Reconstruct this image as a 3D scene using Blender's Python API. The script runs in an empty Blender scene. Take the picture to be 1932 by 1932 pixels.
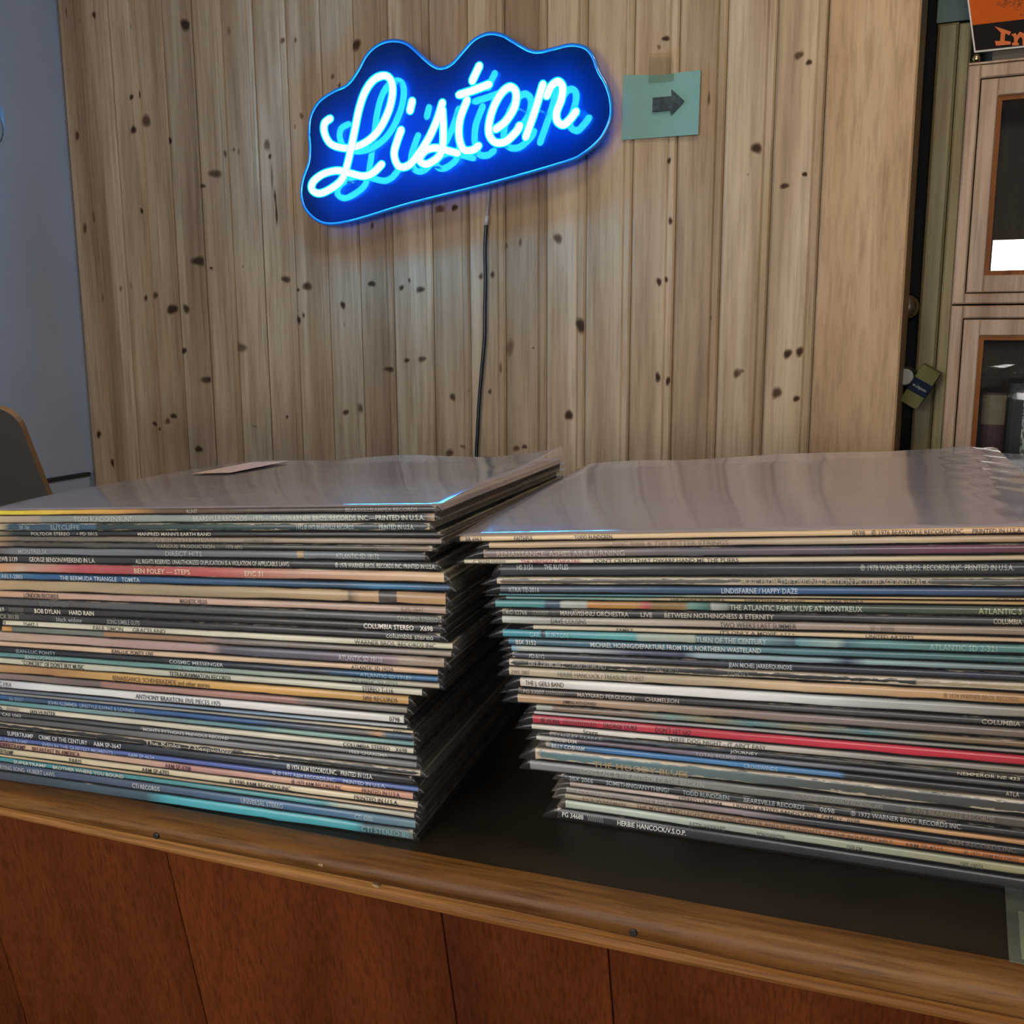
import bpy, math, random
from mathutils import Matrix, Vector
R = math.radians
random.seed(7)
scene = bpy.context.scene
COL = scene.collection

# ------------------------------------------------------------------ camera, world, lights, exposure
CAM_Z, COUNTER_Z, WALL_D, WALL_U0 = 1.370, 1.053, 1.75, -1.9383   # metres
def yaw_frame(deg):                       # horizontal axes of a piece of furniture turned by deg
    a = R(deg)
    return Vector((math.cos(a), -math.sin(a), 0)), Vector((math.sin(a), math.cos(a), 0))
def frame(deg, u, d, z):                  # matrix whose local x runs along the piece, y away from the viewer, z up
    ex, ey = yaw_frame(deg)
    m = Matrix((ex, ey, Vector((0, 0, 1)))).transposed().to_4x4()
    m.translation = ex*u + ey*d + Vector((0, 0, z))
    return m
WALL = frame(25.5, WALL_U0, 0, 0)         # x from the left corner along the wood wall, y towards it, z up from the floor
COUNTER = frame(19.8, 0, 0, 0)
CASE = frame(25.5, -0.0779, 1.688, 0)

cam_data = bpy.data.cameras.new('camera')
cam = bpy.data.objects.new('camera', cam_data); COL.objects.link(cam)
cam_data.sensor_width = 36.0; cam_data.lens = 36.04; cam_data.clip_start = 0.02
cam.matrix_world = Matrix.Translation((0, 0, CAM_Z)) @ Matrix.Rotation(R(90-10.37), 4, 'X') @ Matrix.Rotation(R(-0.26), 4, 'Z')
scene.camera = cam

world = bpy.data.worlds.new('room_light'); scene.world = world; world.use_nodes = True
bg = world.node_tree.nodes['Background']; bg.inputs[0].default_value = (0.80, 0.80, 0.86, 1); bg.inputs[1].default_value = 0.20

def area_light(name, mat, sx, sy, power, color, spread=180):
    l = bpy.data.lights.new(name, 'AREA'); l.shape = 'RECTANGLE'; l.size = sx; l.size_y = sy; l.energy = power; l.color = color; l.spread = R(spread)
    o = bpy.data.objects.new(name, l); COL.objects.link(o); o.matrix_world = mat; return o
# daylight through the two shop windows in the wall behind the viewer
FRONT_D = -2.4
for nm, u, w, z0, z1, power in (('daylight_wide_window', 0.80, 1.30, 0.85, 2.25, 72), ('daylight_side_window', 2.36, 1.12, 1.40, 1.81, 40)):
    area_light(nm, WALL @ Matrix.Translation((u, FRONT_D+0.03, (z0+z1)/2)) @ Matrix.Rotation(R(90), 4, 'X'), w, z1-z0, power, (1.0, 0.96, 0.92))
# warm ceiling lamp up to the left
pl = bpy.data.lights.new('ceiling_lamp_glow', 'AREA'); pl.shape = 'DISK'; pl.size = 0.30; pl.energy = 8; pl.color = (1.0, 0.80, 0.52)
plo = bpy.data.objects.new('ceiling_lamp_glow', pl); COL.objects.link(plo); plo.matrix_world = WALL @ Matrix.Translation((1.80, 0.75, 2.62))

scene.view_settings.view_transform = 'Standard'; scene.view_settings.look = 'None'
scene.view_settings.gamma = 1.0; scene.view_settings.use_curve_mapping = False
scene.view_settings.exposure = 0.0
scene.cycles.max_bounces = 5; scene.cycles.diffuse_bounces = 3; scene.cycles.glossy_bounces = 2; scene.cycles.transparent_max_bounces = 16
scene.cycles.use_adaptive_sampling = True; scene.cycles.adaptive_threshold = 0.05; scene.cycles.adaptive_min_samples = 12; scene.cycles.use_light_tree = False; scene.cycles.caustics_reflective = False; scene.cycles.caustics_refractive = False
scene.cycles.use_denoising = True

# ------------------------------------------------------------------ material helpers
def new_mat(name):
    m = bpy.data.materials.new(name); m.use_nodes = True
    nt = m.node_tree; nt.nodes.clear()
    out = nt.nodes.new('ShaderNodeOutputMaterial')
    return m, nt, out
def node(nt, kind, **kw):
    n = nt.nodes.new(kind)
    for k, v in kw.items():
        if k.startswith('i_'):
            key = k[2:]; key = int(key) if key.isdigit() else key.replace('_', ' ')
            n.inputs[key].default_value = v
        else: setattr(n, k, v)
    return n
def c4(c): return (c[0], c[1], c[2], 1)
def math_node(nt, op, a, b=None, clamp=False):
    n = node(nt, 'ShaderNodeMath', operation=op, use_clamp=clamp)
    for i, v in enumerate((a, b)):
        if v is None: continue
        if isinstance(v, (int, float)): n.inputs[i].default_value = v
        else: nt.links.new(v, n.inputs[i])
    return n.outputs[0]
def mix_col(nt, fac, a, b, mode='MIX'):
    n = node(nt, 'ShaderNodeMix', data_type='RGBA', blend_type=mode)
    for s, v in ((n.inputs[0], fac), (n.inputs[6], a), (n.inputs[7], b)):
        if isinstance(v, (int, float)): s.default_value = v
        elif isinstance(v, tuple): s.default_value = c4(v)
        else: nt.links.new(v, s)
    return n.outputs[2]
def principled(nt, out, base, rough=.5, **kw):
    p = node(nt, 'ShaderNodeBsdfPrincipled')
    if isinstance(base, tuple): p.inputs['Base Color'].default_value = c4(base)
    else: nt.links.new(base, p.inputs['Base Color'])
    if isinstance(rough, (int, float)): p.inputs['Roughness'].default_value = rough
    else: nt.links.new(rough, p.inputs['Roughness'])
    for k, v in kw.items():
        s = p.inputs[k.replace('_', ' ')]
        if isinstance(v, (int, float)): s.default_value = v
        elif isinstance(v, tuple): s.default_value = c4(v)
        else: nt.links.new(v, s)
    nt.links.new(p.outputs[0], out.inputs[0]); return p
def object_coords(nt, scale, random_shift=True):
    tc = node(nt, 'ShaderNodeTexCoord'); v = tc.outputs['Object']
    if random_shift:
        oi = node(nt, 'ShaderNodeObjectInfo'); sh = node(nt, 'ShaderNodeVectorMath', operation='SCALE', i_0=(37.0, 19.0, 53.0))
        nt.links.new(oi.outputs['Random'], sh.inputs[3])
        ad = node(nt, 'ShaderNodeVectorMath', operation='ADD'); nt.links.new(v, ad.inputs[0]); nt.links.new(sh.outputs[0], ad.inputs[1]); v = ad.outputs[0]
    mp = node(nt, 'ShaderNodeMapping'); mp.inputs['Scale'].default_value = scale; nt.links.new(v, mp.inputs[0]); return mp.outputs[0]
def noise(nt, vec, scale, detail=4, rough=.55, distortion=0):
    n = node(nt, 'ShaderNodeTexNoise'); n.inputs['Scale'].default_value = scale; n.inputs['Detail'].default_value = detail
    n.inputs['Roughness'].default_value = rough; n.inputs['Distortion'].default_value = distortion
    nt.links.new(vec, n.inputs['Vector']); return n.outputs[0]
def ramp(nt, fac, stops):
    r = node(nt, 'ShaderNodeValToRGB'); e = r.color_ramp.elements
    while len(e) < len(stops): e.new(.5)
    for el, (p, c) in zip(e, stops): el.position = p; el.color = c4(c)
    nt.links.new(fac, r.inputs[0]); return r.outputs[0]
def wood(name, dark, mid, pale, axis='z', rough=.5, band=9, fine=90, stretch=.05, coat=0, tint_by_piece=.12, bump=.02, spec=.3, rough_var=0, depth=0):
    m, nt, out = new_mat(name)
    st = {'z': (1, 1, stretch), 'x': (stretch, 1, 1)}[axis]
    v = object_coords(nt, st)
    wide = noise(nt, v, band, 3, .5, .6); grain = noise(nt, v, fine, 5, .65)
    col = ramp(nt, wide, [(.30, dark), (.47, mid), (.62, pale), (.75, mid)])
    g = ramp(nt, grain, [(.30, (.70-depth, .66-depth, .62-depth)), (.55, (1, 1, 1)), (.8, (1.07, 1.06, 1.04))])
    col = mix_col(nt, 1.0, col, g, 'MULTIPLY')
    oi = node(nt, 'ShaderNodeObjectInfo')
    hs = node(nt, 'ShaderNodeHueSaturation'); nt.links.new(col, hs.inputs['Color'])
    nt.links.new(math_node(nt, 'ADD', math_node(nt, 'MULTIPLY', oi.outputs['Random'], tint_by_piece*2), 1-tint_by_piece), hs.inputs['Value'])
    p = principled(nt, out, hs.outputs[0], rough, Specular_IOR_Level=spec, Coat_Weight=coat, Coat_Roughness=.18)
    if rough_var:
        r2 = math_node(nt, 'ADD', math_node(nt, 'MULTIPLY', grain, rough_var), rough-rough_var*.5); nt.links.new(r2, p.inputs['Roughness'])
    b = node(nt, 'ShaderNodeBump'); b.inputs['Strength'].default_value = .35; b.inputs['Distance'].default_value = bump*.05
    nt.links.new(grain, b.inputs['Height']); nt.links.new(b.outputs[0], p.inputs['Normal'])
    return m
def plain(name, col, rough=.5, metal=0, spec=.5, mottled=0, scale=60, coat=0):
    m, nt, out = new_mat(name)
    base = col
    if mottled:
        v = object_coords(nt, (1, 1, 1)); n = noise(nt, v, scale, 5, .6)
        lo = tuple(c*(1-mottled) for c in col); hi = tuple(min(1, c*(1+mottled)) for c in col)
        base = ramp(nt, n, [(.3, lo), (.7, hi)])
    principled(nt, out, base, rough, Metallic=metal, Specular_IOR_Level=spec, Coat_Weight=coat); return m
def emitter(name, col, strength):
    m, nt, out = new_mat(name); e = node(nt, 'ShaderNodeEmission', i_Color=c4(col), i_Strength=strength); nt.links.new(e.outputs[0], out.inputs[0]); return m
def clear_film(name, tint=(.97, .97, .97), haze=.05, rough=.07, ior=1.5, boost=1.0, haze_col=(.75, .75, .78)):
    """thin clear plastic or glass: lets light through, mirrors at a glance by Fresnel, slight surface haze"""
    m, nt, out = new_mat(name)
    fr = node(nt, 'ShaderNodeFresnel'); fr.inputs['IOR'].default_value = ior
    f = math_node(nt, 'MULTIPLY', fr.outputs[0], boost, True)
    tr = node(nt, 'ShaderNodeBsdfTransparent', i_Color=c4(tint)); gl = node(nt, 'ShaderNodeBsdfGlossy', i_Roughness=rough)
    df = node(nt, 'ShaderNodeBsdfDiffuse', i_Color=c4(haze_col))
    m1 = node(nt, 'ShaderNodeMixShader'); m1.inputs[0].default_value = haze; nt.links.new(tr.outputs[0], m1.inputs[1]); nt.links.new(df.outputs[0], m1.inputs[2])
    m2 = node(nt, 'ShaderNodeMixShader'); nt.links.new(f, m2.inputs[0]); nt.links.new(m1.outputs[0], m2.inputs[1]); nt.links.new(gl.outputs[0], m2.inputs[2])
    nt.links.new(m2.outputs[0], out.inputs[0]); return m

# ------------------------------------------------------------------ materials
M = {}
M['pine'] = wood('knotty_pine', (.31, .21, .122), (.43, .31, .192), (.555, .43, .29), band=14, fine=110, rough=.55, tint_by_piece=.13)
M['veneer'] = wood('birch_veneer', (.36, .225, .115), (.42, .27, .145), (.49, .335, .195), band=10, fine=120, rough=.5, stretch=.10)
M['oak_grey'] = wood('worn_bookcase_oak', (.21, .125, .08), (.32, .215, .15), (.42, .30, .215), band=22, fine=140, rough=.5, tint_by_piece=.08)
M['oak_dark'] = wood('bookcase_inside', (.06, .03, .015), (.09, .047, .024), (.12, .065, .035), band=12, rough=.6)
M['bead'] = wood('varnished_bead', (.13, .038, .006), (.17, .054, .009), (.21, .07, .013), band=30, rough=.5, spec=.12)
M['casing'] = wood('olive_painted_casing', (.15, .12, .055), (.21, .175, .085), (.27, .23, .125), band=25, fine=120, rough=.5)
M['moulding'] = wood('bar_moulding', (.088, .033, .008), (.142, .058, .014), (.195, .090, .024), axis='x', band=34, fine=330, stretch=.06, depth=.25, rough=.46, spec=.22, tint_by_piece=.02, rough_var=.25)
M['bead_strip'] = wood('bar_bead_strip', (.15, .055, .012), (.24, .10, .024), (.34, .16, .045), axis='x', band=50, fine=420, stretch=.03, rough=.5, spec=.2, depth=.25, tint_by_piece=.02)
M['mahogany'] = wood('mahogany_panel', (.062, .0125, .0024), (.092, .0200, .0036), (.125, .030, .0058), band=14, fine=520, stretch=.035, rough=.52, depth=.25, tint_by_piece=.06, spec=.16)
M['laminate'] = plain('worn_dark_laminate', (.022, .0155, .009), .5, spec=.25, mottled=.35, scale=9)
M['floor'] = wood('floor_boards', (.10, .055, .03), (.16, .09, .05), (.2, .12, .07), axis='x', band=6, rough=.5)
M['white_wall'] = plain('cool_white_paint', (.38, .39, .42), .75, mottled=.04, scale=5)
M['white_ceiling'] = plain('ceiling_paint', (.7, .68, .64), .8)
M['chip'] = plain('bare_wood_chip', (.30, .19, .09), .7, mottled=.3, scale=400)
M['dim_wall'] = plain('dark_grey_paint', (.10, .10, .095), .7)
M['teal'] = plain('teal_paint', (.035, .085, .09), .5)
M['black'] = plain('black_paint', (.004, .005, .007), .6, spec=.12)
M['dark_gap'] = plain('shadow_gap_board', (.02, .016, .012), .8)
M['film'] = clear_film('record_sleeve_plastic', haze=.022, rough=.22, boost=.55)
M['film_top'] = clear_film('sleeve_top_painted_haze', haze=.38, rough=.09, boost=1.25, haze_col=(.60, .55, .64))  # lavender haze paints in the bluish light seen on the top sheets
M['glass'] = clear_film('window_glass', tint=(.93, .95, .94), haze=.010, rough=.004, ior=1.52, boost=1.3)
M['tape'] = clear_film('sticky_tape', tint=(.995, .985, .95), haze=.015, rough=.05, boost=.8, haze_col=(.55, .42, .26))
def spine_print():
    m, nt, out = new_mat('printed_card_with_wear')
    at = node(nt, 'ShaderNodeAttribute', attribute_name='print_color'); we = node(nt, 'ShaderNodeAttribute', attribute_name='wear', attribute_type='OBJECT')
    tc = node(nt, 'ShaderNodeTexCoord'); sp = node(nt, 'ShaderNodeSeparateXYZ'); nt.links.new(tc.outputs['Generated'], sp.inputs[0])
    e = math_node(nt, 'POWER', math_node(nt, 'ABSOLUTE', math_node(nt, 'SUBTRACT', math_node(nt, 'MULTIPLY', sp.outputs[2], 2.0), 1.0)), 1.5)
    v = object_coords(nt, (.30, 1, 1.2)); n1 = noise(nt, v, 340, 5, .7)
    big = noise(nt, object_coords(nt, (.5, 1, 1)), 26, 2, .5)
    k = math_node(nt, 'ADD', math_node(nt, 'MULTIPLY', n1, .9), math_node(nt, 'MULTIPLY', e, .6))
    k = math_node(nt, 'ADD', k, math_node(nt, 'MULTIPLY', math_node(nt, 'SUBTRACT', big, .5), .55))
    ends = math_node(nt, 'MULTIPLY', math_node(nt, 'SUBTRACT', math_node(nt, 'ABSOLUTE', math_node(nt, 'SUBTRACT', math_node(nt, 'MULTIPLY', sp.outputs[0], 2.0), 1.0)), .975), 14.0, True)
    k = math_node(nt, 'ADD', k, ends)
    th = math_node(nt, 'SUBTRACT', 1.33, math_node(nt, 'MULTIPLY', we.outputs['Fac'], .72))
    mask = math_node(nt, 'MULTIPLY', math_node(nt, 'SUBTRACT', k, th), 14.0, True)
    soft = noise(nt, object_coords(nt, (.12, 1, 1)), 120, 4, .6)
    base = mix_col(nt, 1.0, at.outputs['Color'], ramp(nt, soft, [(.3, (.80, .80, .80)), (.65, (1.08, 1.08, 1.08))]), 'MULTIPLY')
    col = mix_col(nt, mask, base, (.56, .47, .34))
    principled(nt, out, col, .62, Specular_IOR_Level=.35); return m
M['card'] = spine_print()
def ink():
    m, nt, out = new_mat('printed_ink'); at = node(nt, 'ShaderNodeAttribute', attribute_name='print_color')
    principled(nt, out, at.outputs['Color'], .6, Specular_IOR_Level=.3); return m
M['ink'] = ink()
def knot_mat():
    m, nt, out = new_mat('pine_knot'); at = node(nt, 'ShaderNodeAttribute', attribute_name='knot')
    v = object_coords(nt, (1, 1, .6)); n = noise(nt, v, 170, 4, .6)
    a = math_node(nt, 'ADD', at.outputs['Fac'], math_node(nt, 'MULTIPLY', math_node(nt, 'SUBTRACT', n, .5), .30), True)
    col = ramp(nt, a, [(.20, (.26, .15, .08)), (.55, (.13, .07, .04)), (.9, (.06, .035, .024))])
    al = node(nt, 'ShaderNodeMapRange'); al.inputs[1].default_value = .05; al.inputs[2].default_value = .85; al.inputs[4].default_value = .88; nt.links.new(a, al.inputs[0])
    tr = node(nt, 'ShaderNodeBsdfTransparent'); df = node(nt, 'ShaderNodeBsdfDiffuse'); nt.links.new(col, df.inputs[0])
    mx = node(nt, 'ShaderNodeMixShader'); nt.links.new(al.outputs[0], mx.inputs[0]); nt.links.new(tr.outputs[0], mx.inputs[1]); nt.links.new(df.outputs[0], mx.inputs[2])
    nt.links.new(mx.outputs[0], out.inputs[0]); return m
M['knot'] = knot_mat()

# ------------------------------------------------------------------ mesh helpers
class MB:
    def __init__(self): self.v = []; self.f = []; self.m = []
    def quad(self, pts, mi=0):
        b = len(self.v); self.v += [tuple(p) for p in pts]; self.f.append(tuple(range(b, b+len(pts)))); self.m.append(mi)
    def box(self, x0, x1, y0, y1, z0, z1, mi=0, ch=0):
        if ch <= 0:
            return self.prism_y([(x0, z0), (x1, z0), (x1, z1), (x0, z1)], y0, y1, mi)
        # chamfered along the front (y0) edges
        b = len(self.v); r = ch
        self.v += [(x0+r, y0, z0+r), (x1-r, y0, z0+r), (x1-r, y0, z1-r), (x0+r, y0, z1-r), (x0, y0+r, z0), (x1, y0+r, z0), (x1, y0+r, z1), (x0, y0+r, z1), (x0, y1, z0), (x1, y1, z0), (x1, y1, z1), (x0, y1, z1)]
        F = [(0, 1, 2, 3)]
        for a in (0, 4):
            for i in range(4): j = (i+1) % 4; F.append((a+i, a+4+i, a+4+j, a+j))
        F.append((11, 10, 9, 8))
        self.f += [tuple(b+i for i in f) for f in F]; self.m += [mi]*len(F)
    def prism_y(self, poly, y0, y1, mi=0, mi_side=None):        # polygon in x,z swept along y
        n = len(poly); b = len(self.v)
        self.v += [(x, y0, z) for x, z in poly] + [(x, y1, z) for x, z in poly]
        self.f.append(tuple(range(b, b+n))); self.m.append(mi)
        self.f.append(tuple(range(b+2*n-1, b+n-1, -1))); self.m.append(mi)
        for i in range(n): j = (i+1) % n; self.f.append((b+i, b+n+i, b+n+j, b+j)); self.m.append(mi if mi_side is None else mi_side)
    def sweep_x(self, prof, xs, mi=0, closed=True):              # profile in y,z swept along x
        n = len(prof); b = len(self.v)
        for x in xs: self.v += [(x, y, z) for y, z in prof]
        for s in range(len(xs)-1):
            for i in range(n if closed else n-1):
                j = (i+1) % n; a = b+s*n; self.f.append((a+i, a+j, a+n+j, a+n+i)); self.m.append(mi)
        if closed:
            self.f.append(tuple(range(b+n-1, b-1, -1))); self.m.append(mi)
            a = b+(len(xs)-1)*n; self.f.append(tuple(range(a, a+n))); self.m.append(mi)
    def sweep_var(self, prof_at, xs, mi=0):                       # like sweep_x, the profile changes along x
        P = [prof_at(x) for x in xs]; n = len(P[0]); b = len(self.v)
        for x, pr in zip(xs, P): self.v += [(x, y, z) for y, z in pr]
        for s in range(len(xs)-1):
            for i in range(n): j = (i+1) % n; a = b+s*n; self.f.append((a+i, a+j, a+n+j, a+n+i)); self.m.append(mi)
        self.f += [tuple(range(b+n-1, b-1, -1)), tuple(range(b+(len(xs)-1)*n, b+len(xs)*n))]; self.m += [mi, mi]
    def tube(self, pts, r, n=8, mi=0, round_ends=False):
        pts = [Vector(p) for p in pts]; rr = [r]*len(pts) if isinstance(r, (int, float)) else list(r)
        if round_ends:
            d0 = (pts[0]-pts[1]).normalized(); d1 = (pts[-1]-pts[-2]).normalized()
            pts = [pts[0]+d0*rr[0]*.98, pts[0]+d0*rr[0]*.7] + pts + [pts[-1]+d1*rr[-1]*.7, pts[-1]+d1*rr[-1]*.98]
            rr = [rr[0]*.15, rr[0]*.7] + rr + [rr[-1]*.7, rr[-1]*.15]
        b = len(self.v); up = None
        for i, p in enumerate(pts):
            t = (pts[min(i+1, len(pts)-1)]-pts[max(i-1, 0)]).normalized()
            if up is None: up = t.orthogonal().normalized()
            up = (up-t*up.dot(t)).normalized(); w = t.cross(up)
            for k in range(n):
                a = 2*math.pi*k/n; self.v.append(tuple(p+(up*math.cos(a)+w*math.sin(a))*rr[i]))
        for i in range(len(pts)-1):
            for k in range(n):
                j = (k+1) % n; a = b+i*n; self.f.append((a+k, a+j, a+n+j, a+n+k)); self.m.append(mi)
        self.f.append(tuple(range(b+n-1, b-1, -1))); self.m.append(mi)
        a = b+(len(pts)-1)*n; self.f.append(tuple(range(a, a+n))); self.m.append(mi)
    def lathe(self, prof, n=20, axis='z', origin=(0, 0, 0), mi=0):    # prof: (radius, height)
        b = len(self.v)
        for r, h in prof:
            for k in range(n):
                a = 2*math.pi*k/n; p = (r*math.cos(a), r*math.sin(a), h) if axis == 'z' else (r*math.cos(a), h, r*math.sin(a))
                self.v.append(tuple(p[i]+origin[i] for i in range(3)))
        for s in range(len(prof)-1):
            for k in range(n):
                j = (k+1) % n; a = b+s*n; self.f.append((a+k, a+j, a+n+j, a+n+k)); self.m.append(mi)
        self.f.append(tuple(range(b+n-1, b-1, -1))); self.m.append(mi)
        a = b+(len(prof)-1)*n; self.f.append(tuple(range(a, a+n))); self.m.append(mi)
    def build(self, name, mats, parent=None, smooth=False, matrix=None):
        me = bpy.data.meshes.new(name); me.from_pydata(self.v, [], self.f)
        for m in (mats if isinstance(mats, (list, tuple)) else [mats]): me.materials.append(m)
        me.polygons.foreach_set('material_index', self.m)
        if smooth: me.polygons.foreach_set('use_smooth', [True]*len(me.polygons))
        me.update()
        return link(name, me, parent, matrix)
def link(name, me, parent=None, matrix=None):
    o = bpy.data.objects.new(name, me); COL.objects.link(o)
    if parent is not None: o.parent = parent
    if matrix is not None: o.matrix_local = matrix
    return o
def thing(name, label, cat, matrix, group=None):
    o = bpy.data.objects.new(name, None); COL.objects.link(o); o.empty_display_size = .05; o.matrix_world = matrix
    tag(o, label, cat, group); return o
def tag(o, label, cat, group=None):
    o['label'] = label; o['category'] = cat
    if group: o['group'] = group
    return o
def structure(o): o['kind'] = 'structure'; return o
def catmull(pts, per=6, closed=False):
    P = [Vector(p) for p in pts]; n = len(P); out = []
    for i in range(n if closed else n-1):
        p0 = P[(i-1) % n] if closed or i > 0 else P[0]*2-P[1]; p1 = P[i]; p2 = P[(i+1) % n]
        p3 = P[(i+2) % n] if closed or i+2 < n else P[-1]*2-P[-2]
        for k in range(per):
            t = k/per; out.append(.5*((2*p1)+(p2-p0)*t+(2*p0-5*p1+4*p2-p3)*t*t+(3*p1-p0-3*p2+p3)*t*t*t))
    if not closed: out.append(P[-1])
    return out
def color_attr(me, name, per_corner):
    a = me.color_attributes.new(name, 'FLOAT_COLOR', 'CORNER')
    a.data.foreach_set('color', [x for c in per_corner for x in (c[0], c[1], c[2], 1.0)])
text_cache = {}
def text_mesh(s):
    """outline letters of the built-in font as plain (verts, faces, width); cap height is scaled to 1"""
    if s in text_cache: return text_cache[s]
    cu = bpy.data.curves.new('lettering', 'FONT'); cu.body = s; cu.size = 1.0; cu.resolution_u = 2; cu.offset = .008; cu.fill_mode = 'FRONT'
    o = bpy.data.objects.new('lettering', cu); COL.objects.link(o)
    dg = bpy.context.evaluated_depsgraph_get(); me = bpy.data.meshes.new_from_object(o.evaluated_get(dg))
    vs = [(v.co.x, v.co.y) for v in me.vertices]; fs = [tuple(p.vertices) for p in me.polygons]
    bpy.data.objects.remove(o); bpy.data.curves.remove(cu); bpy.data.meshes.remove(me)
    x0 = min(v[0] for v in vs); x1 = max(v[0] for v in vs)
    text_cache[s] = ([((x-x0), y/.70) for x, y in vs], fs, x1-x0); return text_cache[s]

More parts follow.
